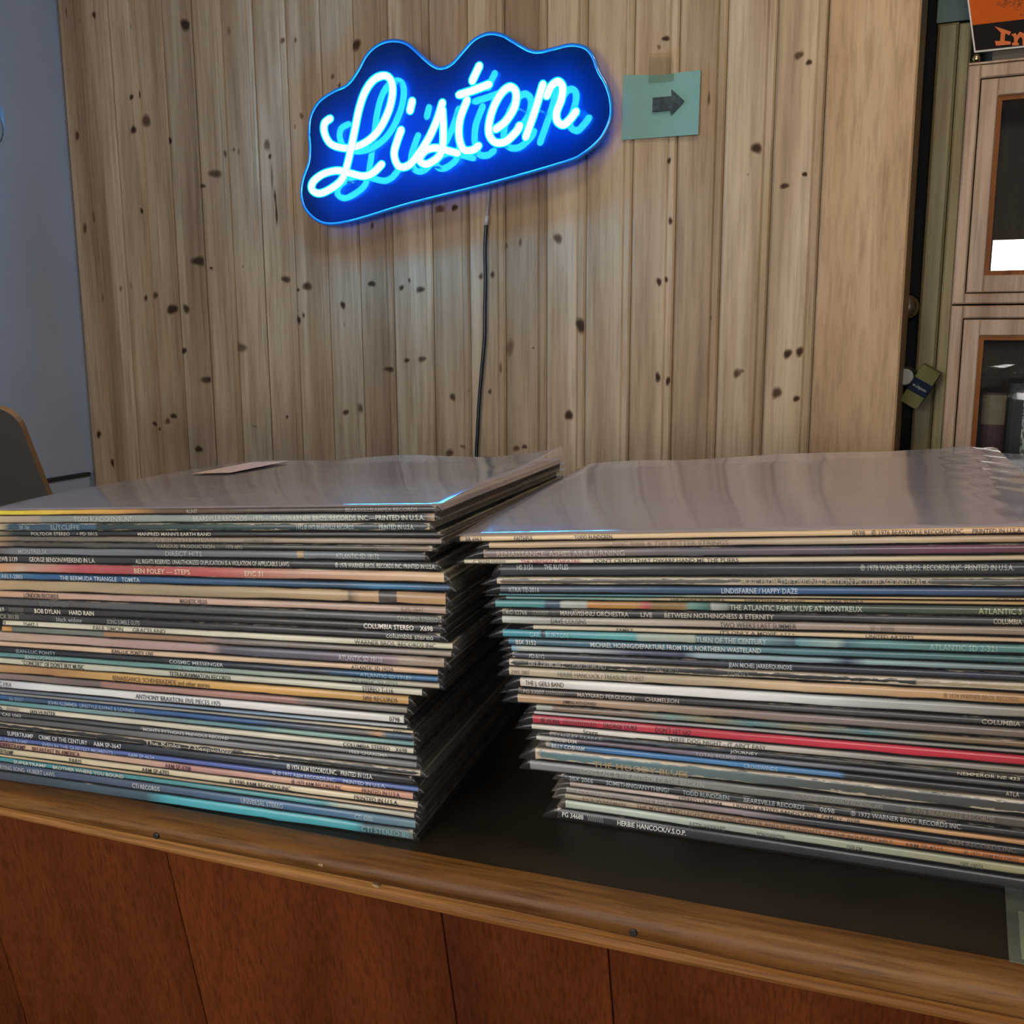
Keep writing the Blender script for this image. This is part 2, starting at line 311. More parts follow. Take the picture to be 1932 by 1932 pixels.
# ------------------------------------------------------------------ measured tables (metres)
# record: place along the stack front, depth, height, thickness, roll, pitch, spine colours, cover colour, wear, spine print, label
LEFT_STACK = [  # orange stops at some left ends paint warm light caught by the plastic
 (-0.2168,0.57,0.20593,0.00375,3.2,-2.0,[(-0.3224,(0.791,0.658,0.042)),(-0.2291,(0.694,0.352,0.08)),(-0.1941,(0.144,0.078,0.045)),(-0.0785,(0.068,0.05,0.04)),(0,(0.045,0.037,0.03))],(0.262,0.212,0.301),0.35,[(-0.1732,-0.1653,'RUNT',(0.434,0.392,0.314),0),(-0.0596,-0.0117,'BEARSVILLE/AMPEX RECORDS',(0.275,0.242,0.202),0)],'topmost record of the left stack,brown spine turning yellow at its left end'),
 (-0.2175,0.5695,0.20013,0.00531,3.12,-1.95,[(-0.3221,(0.485,0.371,0.246)),(-0.2909,(0.392,0.314,0.238)),(-0.2865,(0.258,0.266,0.238)),(-0.1936,(0.301,0.352,0.314)),(-0.0633,(0.266,0.314,0.279)),(-0.0453,(0.027,0.034,0.032)),(-0.0069,(0.024,0.028,0.026)),(0,(0.434,0.323,0.195))],(0.042,0.03,0.025),0.25,[(-0.2604,-0.2141,'TODD RUNDGREN/RUNT',(0.624,0.644,0.578),0),(-0.1675,-0.0062,'BEARSVILLE RECORDS—1970—1976—WARNER BROS. RECORDS INC.—PRINTED IN U.S.A.',(0.631,0.631,0.552),0)],'grey-green spine with long pale print,second record from top of the left stack'),
 (-0.2205,0.569,0.19419,0.00532,3.04,-1.9,[(-0.3194,(0.571,0.456,0.262)),(-0.3113,(0.025,0.068,0.107)),(-0.2406,(0.033,0.093,0.15)),(-0.2397,(0.014,0.032,0.037)),(-0.1122,(0.02,0.051,0.05)),(0,(0.016,0.032,0.037))],(0.03,0.021,0.023),0.75,[(-0.3032,-0.2943,'2BR 2066',(0.275,0.381,0.423),0),(-0.2771,-0.2533,'SUTCLIFFE',(0.275,0.381,0.423),0),(-0.0896,-0.0502,'1972 © 1972 BEARSVILLE RECORDS',(0.347,0.434,0.413),0),(-0.0331,-0.01,'PRINTED IN U.S.A.',(0.479,0.527,0.479),0)],'dark teal spine with torn cream lower edge,third from top of left stack'),
 (-0.2138,0.5685,0.19073,0.00336,2.96,-1.85,[(-0.3261,(0.254,0.195,0.117)),(-0.3148,(0.014,0.023,0.025)),(-0.1574,(0.016,0.021,0.023)),(0,(0.019,0.021,0.023))],(0.025,0.019,0.019),0.35,[(-0.2996,-0.2677,'POLYDOR STEREO',(0.578,0.527,0.434),0),(-0.2621,-0.2455,'• PD 5015',(0.578,0.527,0.434),0),(-0.2137,-0.1581,"MANFRED MANN'S EARTH BAND",(0.644,0.578,0.456),0)],'near-black spine with worn cream capitals,fourth from top of the left stack'),
 (-0.2127,0.568,0.18631,0.00401,2.88,-1.8,[(-0.3273,(0.392,0.254,0.127)),(-0.3093,(0.156,0.136,0.107)),(-0.2399,(0.195,0.168,0.133)),(-0.0825,(0.366,0.283,0.195)),(0,(0.266,0.212,0.15))],(0.042,0.028,0.023),0.3,[(-0.2042,-0.1526,'LIVE IN THE HEART',(0.392,0.309,0.209),0),(-0.1351,-0.1141,'STEAMROLLER',(0.216,0.165,0.112),0)],'taupe brown spine paling to tan,fifth from the top of the left stack'),
 (-0.2188,0.5675,0.18181,0.00375,2.8,-1.75,[(-0.3214,(0.323,0.216,0.117)),(-0.3078,(0.08,0.07,0.058)),(-0.1524,(0.068,0.061,0.05)),(-0.0402,(0.06,0.051,0.042)),(0,(0.254,0.195,0.122))],(0.024,0.019,0.016),0.6,[(-0.1937,-0.1504,'VARIOUS  PRODUCTION',(0.352,0.323,0.246),0),(-0.1418,-0.1298,'1978 APO',(0.352,0.323,0.246),0)],'scuffed dark olive brown spine,sixth from the top of the left stack'),
 (-0.2232,0.567,0.17572,0.00542,2.72,-1.7,[(-0.3173,(0.15,0.144,0.133)),(-0.3037,(0.202,0.223,0.246)),(-0.1882,(0.147,0.168,0.188)),(-0.0868,(0.162,0.184,0.202)),(-0.086,(0.456,0.323,0.168)),(-0.0823,(0.456,0.323,0.168)),(-0.0816,(0.153,0.178,0.195)),(0,(0.076,0.089,0.098))],(0.033,0.025,0.023),0.3,[(-0.3011,-0.2771,'MONTREUX',(0.402,0.434,0.445),0),(-0.1829,-0.1552,'DIRECT HITS',(0.402,0.434,0.445),0),(-0.0595,-0.0301,'ATLANTIC SD 18172',(0.445,0.468,0.456),0)],'slate grey spine with a short tan mark,seventh from top of left stack'),
 (-0.2152,0.5665,0.1704,0.00524,2.64,-1.65,[(-0.3256,(0.024,0.025,0.027)),(-0.1562,(0.019,0.02,0.021)),(0,(0.023,0.023,0.024))],(0.019,0.016,0.016),0.3,[(-0.3256,-0.3098,'2WB 3139',(0.687,0.658,0.591),0),(-0.2999,-0.2459,'GEORGE BENSON/WEEKEND IN L.A.',(0.687,0.658,0.591),0),(-0.214,-0.0996,'ALL RIGHTS RESERVED. UNAUTHORIZED DUPLICATION IS A VIOLATION OF APPLICABLE LAWS.',(0.578,0.552,0.503),0),(-0.0678,-0.001,'℗ 1978 WARNER BROS. RECORDS INC. PRINTED IN U.S.A.',(0.631,0.604,0.552),0)],'charcoal spine with three white capital lines,above the salmon red one,left stack'),
 (-0.2107,0.566,0.16289,0.00725,2.56,-1.6,[(-0.3307,(0.687,0.352,0.162)),(-0.3126,(0.578,0.392,0.279)),(-0.2641,(0.485,0.089,0.102)),(-0.1609,(0.539,0.102,0.089)),(-0.0994,(0.527,0.279,0.188)),(0,(0.687,0.456,0.254))],(0.042,0.023,0.018),0.6,[(-0.2197,-0.1768,'BEN FOLEY — STEPS',(0.807,0.631,0.434),0),(-0.1363,-0.1232,'EPIC 31',(0.807,0.631,0.434),0)],'thick salmon red and pink spine with torn cream top edge,upper left stack'),
 (-0.2072,0.5656,0.15797,0.00461,2.48,-1.55,[(-0.3344,(0.074,0.188,0.305)),(-0.2984,(0.028,0.114,0.254)),(-0.1644,(0.024,0.093,0.209)),(-0.0697,(0.012,0.065,0.138)),(-0.0445,(0.025,0.195,0.371)),(0,(0.013,0.068,0.162))],(0.016,0.019,0.025),0.3,[(-0.3321,-0.314,'ARL1-2885',(0.479,0.591,0.672),0),(-0.283,-0.2371,'THE BERMUDA TRIANGLE',(0.539,0.644,0.716),0),(-0.2333,-0.2191,'TOMITA',(0.539,0.644,0.716),0)],'strong blue spine directly below the salmon red one in the left stack'),
 (-0.2096,0.5651,0.14931,0.00809,2.4,-1.5,[(-0.3327,(0.527,0.371,0.202)),(-0.2027,(0.392,0.314,0.188)),(-0.1007,(0.462,0.323,0.162)),(-0.0656,(0.462,0.323,0.162)),(-0.0638,(0.144,0.098,0.058)),(-0.0565,(0.527,0.323,0.162)),(-0.0443,(0.527,0.323,0.162)),(-0.0436,(0.068,0.051,0.04)),(-0.0323,(0.068,0.051,0.04)),(-0.0316,(0.539,0.314,0.15)),(0,(0.565,0.332,0.15))],(0.025,0.018,0.014),0.3,[],'thick sand-coloured spine with two dark picture patches near its right end,left stack'),
 (-0.2095,0.5646,0.1438,0.00505,2.32,-1.45,[(-0.3331,(0.658,0.392,0.246)),(-0.2448,(0.578,0.371,0.296)),(-0.1235,(0.552,0.381,0.279)),(0,(0.456,0.314,0.246))],(0.025,0.018,0.014),0.3,[(-0.3113,-0.2824,'LONDON RECORDS',(0.102,0.068,0.058),0),(-0.1862,-0.1657,'MAGNETIC FIELDS',(0.102,0.068,0.058),0),(-0.0288,-0.0148,'ILPS 7041',(0.254,0.15,0.107),0)],'dusty pink spine under the thick sand-coloured one in the left stack'),
 (-0.2121,0.5641,0.13772,0.00551,2.24,-1.4,[(-0.3308,(0.098,0.098,0.098)),(-0.2004,(0.076,0.08,0.08)),(-0.0832,(0.068,0.072,0.068)),(0,(0.144,0.133,0.117))],(0.019,0.016,0.016),0.5,[(-0.2955,-0.2717,'DAVID JOHANSEN',(0.216,0.223,0.216),0),(-0.0289,-0.0024,'COLUMBIA STEREO',(0.332,0.323,0.287),0)],'smooth dark grey spine below the dusty pink one in the left stack'),
 (-0.2124,0.5636,0.13248,0.00476,2.16,-1.35,[(-0.3308,(0.023,0.023,0.025)),(0,(0.018,0.018,0.019))],(0.016,0.016,0.016),0.25,[(-0.3308,-0.3253,'369',(0.624,0.578,0.456),0),(-0.3216,-0.3089,'//////////',(0.275,0.254,0.216),0),(-0.2995,-0.2782,'BOB DYLAN',(0.871,0.823,0.687),0),(-0.2707,-0.2508,'HARD RAIN',(0.871,0.823,0.687),0),(-0.0511,-0.0177,'COLUMBIA STEREO',(0.905,0.855,0.745),0),(-0.0135,-0.0052,'X698',(0.905,0.855,0.745),0)],'black spine with bold white capitals,upper of two black spines above the ivory one'),
 (-0.213,0.5631,0.12687,0.00513,2.08,-1.3,[(-0.3305,(0.042,0.037,0.032)),(-0.2853,(0.025,0.025,0.027)),(0,(0.019,0.019,0.021))],(0.016,0.016,0.016),0.5,[(-0.3282,-0.3122,'CX 30130',(0.392,0.371,0.296),0),(-0.2809,-0.2598,'black widow',(0.392,0.392,0.371),0),(-0.2396,-0.2139,'SONG JUMBLE GUTS',(0.352,0.352,0.332),0),(-0.0354,-0.0041,'columbia stereo',(0.578,0.552,0.479),0)],'scuffed black spine with lower-case grey print,on the ivory one,left stack'),
 (-0.2047,0.5626,0.12237,0.00433,2.0,-1.25,[(-0.339,(0.73,0.687,0.539)),(-0.1676,(0.687,0.658,0.503)),(0,(0.644,0.591,0.423))],(0.068,0.061,0.045),0.05,[(-0.3344,-0.3317,'9',(0.144,0.127,0.098),0),(-0.3171,-0.305,'25447-1',(0.144,0.127,0.098),0),(-0.2592,-0.2353,'PAUL SIMON',(0.144,0.127,0.098),0),(-0.2278,-0.2024,'GRACELAND',(0.144,0.127,0.098),0),(-0.0652,-0.01,'WARNER BROS. RECORDS INC.',(0.093,0.084,0.068),0)],'clean ivory spine with thin print,jutting out mid left stack'),
 (-0.2056,0.5621,0.11774,0.00413,1.92,-1.2,[(-0.3383,(0.745,0.392,0.117)),(-0.3268,(0.578,0.296,0.072)),(-0.3254,(0.159,0.195,0.162)),(-0.2502,(0.175,0.195,0.162)),(-0.2494,(0.352,0.202,0.098)),(-0.1747,(0.296,0.162,0.107)),(-0.1588,(0.202,0.162,0.138)),(-0.053,(0.235,0.202,0.168)),(0,(0.305,0.254,0.195))],(0.042,0.032,0.025),0.15,[],'muddy grey spine with an orange left end,just below the ivory one'),
 (-0.21,0.5616,0.11041,0.00672,1.84,-1.15,[(-0.3343,(0.552,0.392,0.296)),(-0.2453,(0.479,0.323,0.279)),(-0.1625,(0.434,0.296,0.279)),(-0.1545,(0.107,0.089,0.117)),(-0.1232,(0.102,0.098,0.138)),(-0.0779,(0.122,0.098,0.144)),(-0.0343,(0.279,0.202,0.216)),(-0.0272,(0.392,0.314,0.246)),(0,(0.392,0.279,0.188))],(0.032,0.023,0.021),0.5,[(-0.0705,-0.0407,'ATLANTIC SD 19110',(0.527,0.479,0.552),0)],'plum grey spine paling to pink at its left end,left stack'),
 (-0.214,0.5611,0.10579,0.00403,1.76,-1.1,[(-0.3304,(0.687,0.479,0.314)),(-0.1991,(0.716,0.527,0.352)),(0,(0.624,0.413,0.254))],(0.023,0.019,0.018),0.1,[(-0.2357,-0.2024,'JEAN-LUC PONTY: LIVE',(0.042,0.034,0.03),0),(-0.0579,-0.0295,'ATLANTIC SD 19229',(0.042,0.034,0.03),0)],'peach spine with black capitals,directly above the navy one in the left stack'),
 (-0.2139,0.5606,0.10155,0.00378,1.68,-1.05,[(-0.3306,(0.014,0.019,0.027)),(-0.1992,(0.013,0.018,0.025)),(-0.0812,(0.023,0.042,0.068)),(-0.0591,(0.023,0.102,0.216)),(0,(0.028,0.15,0.314))],(0.018,0.021,0.025),0.2,[(-0.3146,-0.2808,'JEAN-LUC PONTY',(0.323,0.434,0.479),0),(-0.1901,-0.1493,'COSMIC MESSENGER',(0.479,0.552,0.578),0),(-0.0518,-0.0174,'ATLANTIC SD 19189',(0.212,0.392,0.527),0)],'navy spine turning bright blue at its right end,left stack'),
 (-0.2128,0.5601,0.09742,0.00371,1.6,-1.0,[(-0.3319,(0.107,0.275,0.279)),(-0.2004,(0.159,0.332,0.314)),(-0.1203,(0.309,0.392,0.314)),(-0.0456,(0.392,0.418,0.314)),(0,(0.479,0.392,0.279))],(0.025,0.023,0.021),0.3,[(-0.308,-0.2775,'JEAN-LUC PONTY',(0.479,0.604,0.578),0),(-0.1839,-0.1493,'A TASTE FOR PASSION',(0.434,0.552,0.527),0),(-0.0587,-0.0277,'ATLANTIC SD 19253',(0.159,0.202,0.175),0)],'pale sea green spine below the navy one in the left stack'),
 (-0.2241,0.5596,0.092,0.00465,1.52,-0.95,[(-0.3206,(0.631,0.617,0.479)),(-0.1482,(0.584,0.591,0.456)),(0,(0.672,0.631,0.503))],(0.045,0.04,0.03),0.1,[(-0.2986,-0.2473,'"CONCERT" OF DON\'T BUY MUSIC',(0.068,0.061,0.048),0),(-0.1799,-0.1335,'TETRAGRAMMATON RECORDS',(0.06,0.054,0.045),0),(-0.0399,-0.0191,'STEREO T-116',(0.042,0.04,0.034),0)],'pale cream spine above the amber one in the left stack'),
 (-0.2329,0.5591,0.08508,0.00625,1.44,-0.9,[(-0.3123,(0.578,0.352,0.15)),(-0.2667,(0.434,0.216,0.08)),(-0.2142,(0.687,0.413,0.133)),(-0.1002,(0.687,0.392,0.102)),(0,(0.631,0.361,0.107))],(0.042,0.025,0.014),0.15,[(-0.2155,-0.1404,'RENAISSANCE: SCHEHERAZADE and other stories',(0.195,0.102,0.034),0),(-0.0308,-0.0074,'SIRE RECORDS',(0.144,0.068,0.021),0)],'amber spine,the only golden one in the lower left stack'),
 (-0.2339,0.5586,0.07963,0.005,1.36,-0.85,[(-0.3115,(0.254,0.195,0.162)),(-0.2263,(0.195,0.144,0.127)),(-0.2219,(0.434,0.231,0.188)),(-0.08,(0.392,0.202,0.168)),(-0.0687,(0.195,0.162,0.138)),(0,(0.254,0.223,0.181))],(0.033,0.023,0.019),0.1,[],'dull rose spine under the amber one in the left stack'),
 (-0.2359,0.5581,0.073,0.00615,1.28,-0.8,[(-0.3099,(0.578,0.604,0.631)),(-0.2641,(0.807,0.807,0.791)),(-0.0972,(0.776,0.761,0.73)),(0,(0.716,0.687,0.631))],(0.068,0.065,0.058),0.05,[(-0.3099,-0.2969,'MC-1954',(0.188,0.202,0.216),0),(-0.1945,-0.1295,'ANTHONY BRAXTON: FIVE PIECES 1975',(0.107,0.127,0.162),0),(-0.0096,-0.0028,'0798',(0.042,0.04,0.034),0)],'bright white spine in the middle of the lower left stack'),
 (-0.2337,0.5577,0.07032,0.0023,1.2,-0.75,[(-0.312,(0.162,0.175,0.188)),(-0.2223,(0.15,0.195,0.279)),(-0.0994,(0.202,0.305,0.434)),(-0.0244,(0.402,0.445,0.456)),(0,(0.456,0.445,0.402))],(0.034,0.032,0.027),0.1,[],'thin steel blue spine tucked under the bright white one in the left stack'),
 (-0.2297,0.5572,0.06784,0.00212,1.12,-0.7,[(-0.316,(0.254,0.262,0.262)),(-0.1837,(0.27,0.27,0.246)),(-0.0651,(0.392,0.361,0.279)),(-0.0355,(0.631,0.503,0.305)),(0,(0.658,0.527,0.314))],(0.034,0.03,0.025),0.15,[(-0.0128,-0.0057,'EPIC',(0.068,0.054,0.04),0)],'thin warm grey spine with a cream right end,above the cobalt one'),
 (-0.2292,0.5567,0.06358,0.00384,1.04,-0.65,[(-0.3166,(0.028,0.114,0.296)),(-0.2798,(0.042,0.089,0.162)),(-0.2618,(0.025,0.102,0.287)),(-0.1154,(0.023,0.098,0.279)),(-0.0959,(0.042,0.08,0.138)),(-0.0323,(0.144,0.127,0.117)),(-0.0232,(0.578,0.314,0.138)),(-0.0178,(0.068,0.122,0.175)),(0,(0.045,0.089,0.127))],(0.021,0.023,0.027),0.3,[(-0.305,-0.2925,'36 0007',(0.212,0.332,0.479),0),(-0.2721,-0.2019,'JOHN KLEMMER  LIFESTYLE (LIVING & LOVING)',(0.337,0.456,0.604),0)],'cobalt blue spine with pale blue capitals,lower left stack'),
 (-0.2288,0.5562,0.05966,0.00349,0.96,-0.6,[(-0.3171,(0.102,0.296,0.314)),(-0.2623,(0.159,0.347,0.361)),(-0.193,(0.254,0.323,0.323)),(-0.1436,(0.159,0.323,0.352)),(-0.108,(0.098,0.246,0.314)),(-0.0886,(0.246,0.413,0.332)),(0,(0.153,0.323,0.332))],(0.023,0.025,0.025),0.2,[],'mottled turquoise spine just below the cobalt one in the left stack'),
 (-0.229,0.5557,0.05495,0.00426,0.88,-0.55,[(-0.317,(0.716,0.658,0.503)),(-0.1434,(0.716,0.672,0.527)),(0,(0.723,0.672,0.527))],(0.045,0.04,0.027),0.05,[(-0.317,-0.3114,'480',(0.068,0.061,0.051),0),(-0.3077,-0.2962,'//////////',(0.254,0.231,0.188),0),(-0.287,-0.2658,'IAN HUNTER',(0.042,0.04,0.034),0),(-0.0477,-0.0157,'COLUMBIA STEREO',(0.042,0.04,0.034),0),(-0.0121,-0.0042,'X698',(0.042,0.04,0.034),0)],'cream spine with black capitals under the mottled turquoise one in the left stack'),
 (-0.2268,0.5552,0.05124,0.0033,0.8,-0.5,[(-0.3193,(0.072,0.084,0.089)),(-0.2001,(0.068,0.08,0.084)),(-0.1993,(0.184,0.191,0.195)),(-0.1256,(0.195,0.202,0.202)),(0,(0.216,0.216,0.216))],(0.023,0.023,0.023),0.1,[(-0.3132,-0.2971,'CAS 1063',(0.578,0.604,0.578),0),(-0.1971,-0.132,"MONTY PYTHON'S PREVIOUS RECORD",(0.658,0.658,0.631),0),(-0.0454,-0.0192,'1063 CHARISMA',(0.578,0.552,0.503),0)],'iron grey spine with white capitals beneath a cream one,lower left stack'),
 (-0.2267,0.5547,0.04622,0.00458,0.72,-0.45,[(-0.3196,(0.102,0.102,0.102)),(-0.2294,(0.122,0.122,0.122)),(-0.1377,(0.254,0.262,0.27)),(-0.0829,(0.15,0.156,0.162)),(0,(0.195,0.195,0.188))],(0.019,0.019,0.019),0.1,[(-0.0734,-0.0573,'STEREO',(0.102,0.107,0.112),0)],'blotchy mid-grey spine above a black one with torn white edge,left stack'),
 (-0.2242,0.5542,0.04151,0.0043,0.64,-0.4,[(-0.3224,(0.013,0.013,0.014)),(0,(0.012,0.012,0.013))],(0.012,0.012,0.012),0.95,[(-0.1987,-0.1707,'The Kinks',(0.578,0.552,0.479),0),(-0.1654,-0.1315,'7 Sleepwalker',(0.578,0.552,0.479),0)],'black spine with ragged white wear and handwritten title,lower left stack'),
 (-0.2301,0.5537,0.03535,0.00566,0.56,-0.35,[(-0.3167,(0.009,0.01,0.018)),(-0.1424,(0.013,0.025,0.04)),(-0.0795,(0.016,0.04,0.068)),(-0.0719,(0.008,0.008,0.01)),(0,(0.01,0.01,0.012))],(0.009,0.009,0.009),0.4,[(-0.3055,-0.2834,'SUPERTRAMP',(0.687,0.687,0.716),0),(-0.2788,-0.2386,'CRIME OF THE CENTURY',(0.687,0.687,0.716),0),(-0.2337,-0.2112,'A&M SP-3647',(0.687,0.687,0.716),0),(-0.086,-0.0505,'℗ 1974 A&M RECORDS,INC.',(0.776,0.761,0.716),0),(-0.0479,-0.0259,'PRINTED IN U.S.A.',(0.776,0.761,0.716),0)],'black spine with small white capitals resting on the periwinkle one,left stack'),
 (-0.2254,0.5532,0.03126,0.00369,0.48,-0.3,[(-0.3216,(0.068,0.107,0.332)),(-0.1883,(0.091,0.138,0.413)),(-0.069,(0.08,0.127,0.423)),(0,(0.102,0.175,0.434))],(0.016,0.018,0.025),0.15,[(-0.3169,-0.2928,'SUPERTRAMP',(0.332,0.434,0.716),0),(-0.2805,-0.2203,'EVEN IN THE QUIETEST MOMENTS...',(0.392,0.479,0.745),0),(-0.2108,-0.19,'A&M SP-4634',(0.392,0.479,0.745),0),(-0.1011,-0.0559,'℗ © 1977 A&M RECORDS,INC.',(0.479,0.552,0.776),0),(-0.0507,-0.0218,'PRINTED IN U.S.A.',(0.479,0.552,0.776),0)],'periwinkle blue spine with pale serif print,lower left stack'),
 (-0.2289,0.5527,0.02609,0.0047,0.4,-0.25,[(-0.3183,(0.254,0.042,0.08)),(-0.2904,(0.687,0.479,0.314)),(-0.1849,(0.658,0.413,0.314)),(-0.1683,(0.527,0.254,0.246)),(-0.0845,(0.658,0.392,0.279)),(-0.0431,(0.687,0.352,0.162)),(0,(0.631,0.323,0.238))],(0.023,0.016,0.014),0.15,[(-0.3146,-0.2913,'SUPERTRAMP',(0.068,0.025,0.025),0),(-0.2858,-0.2462,'BREAKFAST IN AMERICA',(0.102,0.025,0.03),0),(-0.1782,-0.1584,'A&M SP-3708',(0.102,0.025,0.03),0),(-0.0838,-0.0475,'℗ 1979 A&M RECORDS,INC.',(0.102,0.025,0.03),0),(-0.0343,-0.0082,'PRINTED IN U.S.A.',(0.102,0.025,0.03),0)],'rosy cream spine just below the periwinkle one in the left stack'),
 (-0.2256,0.5522,0.02111,0.00456,0.32,-0.2,[(-0.3218,(0.687,0.597,0.392)),(-0.147,(0.716,0.61,0.402)),(0,(0.745,0.631,0.434))],(0.042,0.034,0.021),0.05,[(-0.3218,-0.305,'SUPERTRAMP',(0.042,0.034,0.03),0),(-0.2581,-0.2479,'PARIS',(0.042,0.034,0.03),0),(-0.1997,-0.1783,'A&M SP-6702',(0.025,0.021,0.018),0),(-0.1325,-0.087,'© 1980 A&M RECORDS,INC.',(0.042,0.034,0.03),0),(-0.043,-0.0128,'PRINTED IN U.S.A.',(0.025,0.021,0.018),0)],'plain vanilla spine with widely spaced black capitals,fifth from counter,left stack'),
 (-0.2265,0.5517,0.01875,0.00192,0.24,-0.15,[(-0.3208,(0.539,0.413,0.231)),(-0.1459,(0.479,0.352,0.216)),(0,(0.578,0.392,0.246))],(0.042,0.03,0.018),0.1,[],'thin tan spine,fourth from the counter in the left stack'),
 (-0.2278,0.5512,0.01455,0.00375,0.16,-0.1,[(-0.3195,(0.072,0.314,0.352)),(-0.1859,(0.068,0.287,0.314)),(-0.1325,(0.089,0.352,0.371)),(-0.0625,(0.076,0.332,0.371)),(-0.0513,(0.434,0.456,0.371)),(0,(0.552,0.503,0.392))],(0.025,0.032,0.03),0.3,[(-0.3022,-0.2747,'SUPERTRAMP',(0.687,0.776,0.716),0),(-0.2692,-0.2114,'BROTHER WHERE YOU BOUND',(0.687,0.716,0.604),0)],'teal spine with cream wide-set capitals,third from the counter in the left stack'),
 (-0.2267,0.5507,0.00785,0.00627,0.08,-0.05,[(-0.3211,(0.107,0.127,0.162)),(-0.2931,(0.058,0.1,0.195)),(-0.1957,(0.065,0.098,0.15)),(-0.1337,(0.061,0.133,0.254)),(-0.0674,(0.05,0.159,0.296)),(0,(0.144,0.246,0.296))],(0.018,0.021,0.025),0.15,[(-0.3178,-0.2689,'CRYING SONG  HUBERT LAWS',(0.456,0.503,0.552),0),(-0.2059,-0.1843,'CTI RECORDS',(0.578,0.631,0.658),0),(-0.1225,-0.0919,'UNIVERSAL STEREO',(0.434,0.552,0.604),0),(-0.0413,-0.0288,'CTI 6000',(0.392,0.527,0.578),0)],'blue-grey spine resting on the bottom record of the left stack'),
 (-0.2285,0.5502,0.0,0.00741,0.0,-0.0,[(-0.3199,(0.042,0.058,0.08)),(-0.1943,(0.045,0.098,0.138)),(-0.1774,(0.065,0.434,0.527)),(-0.1043,(0.068,0.479,0.552)),(-0.0396,(0.068,0.392,0.456)),(-0.0322,(0.025,0.089,0.117)),(0,(0.15,0.202,0.188))],(0.014,0.021,0.021),0.4,[(-0.0348,-0.0025,'CTI STEREO 80',(0.202,0.434,0.456),0)],'bottom record of the left stack,bright turquoise spine on the counter'),
]
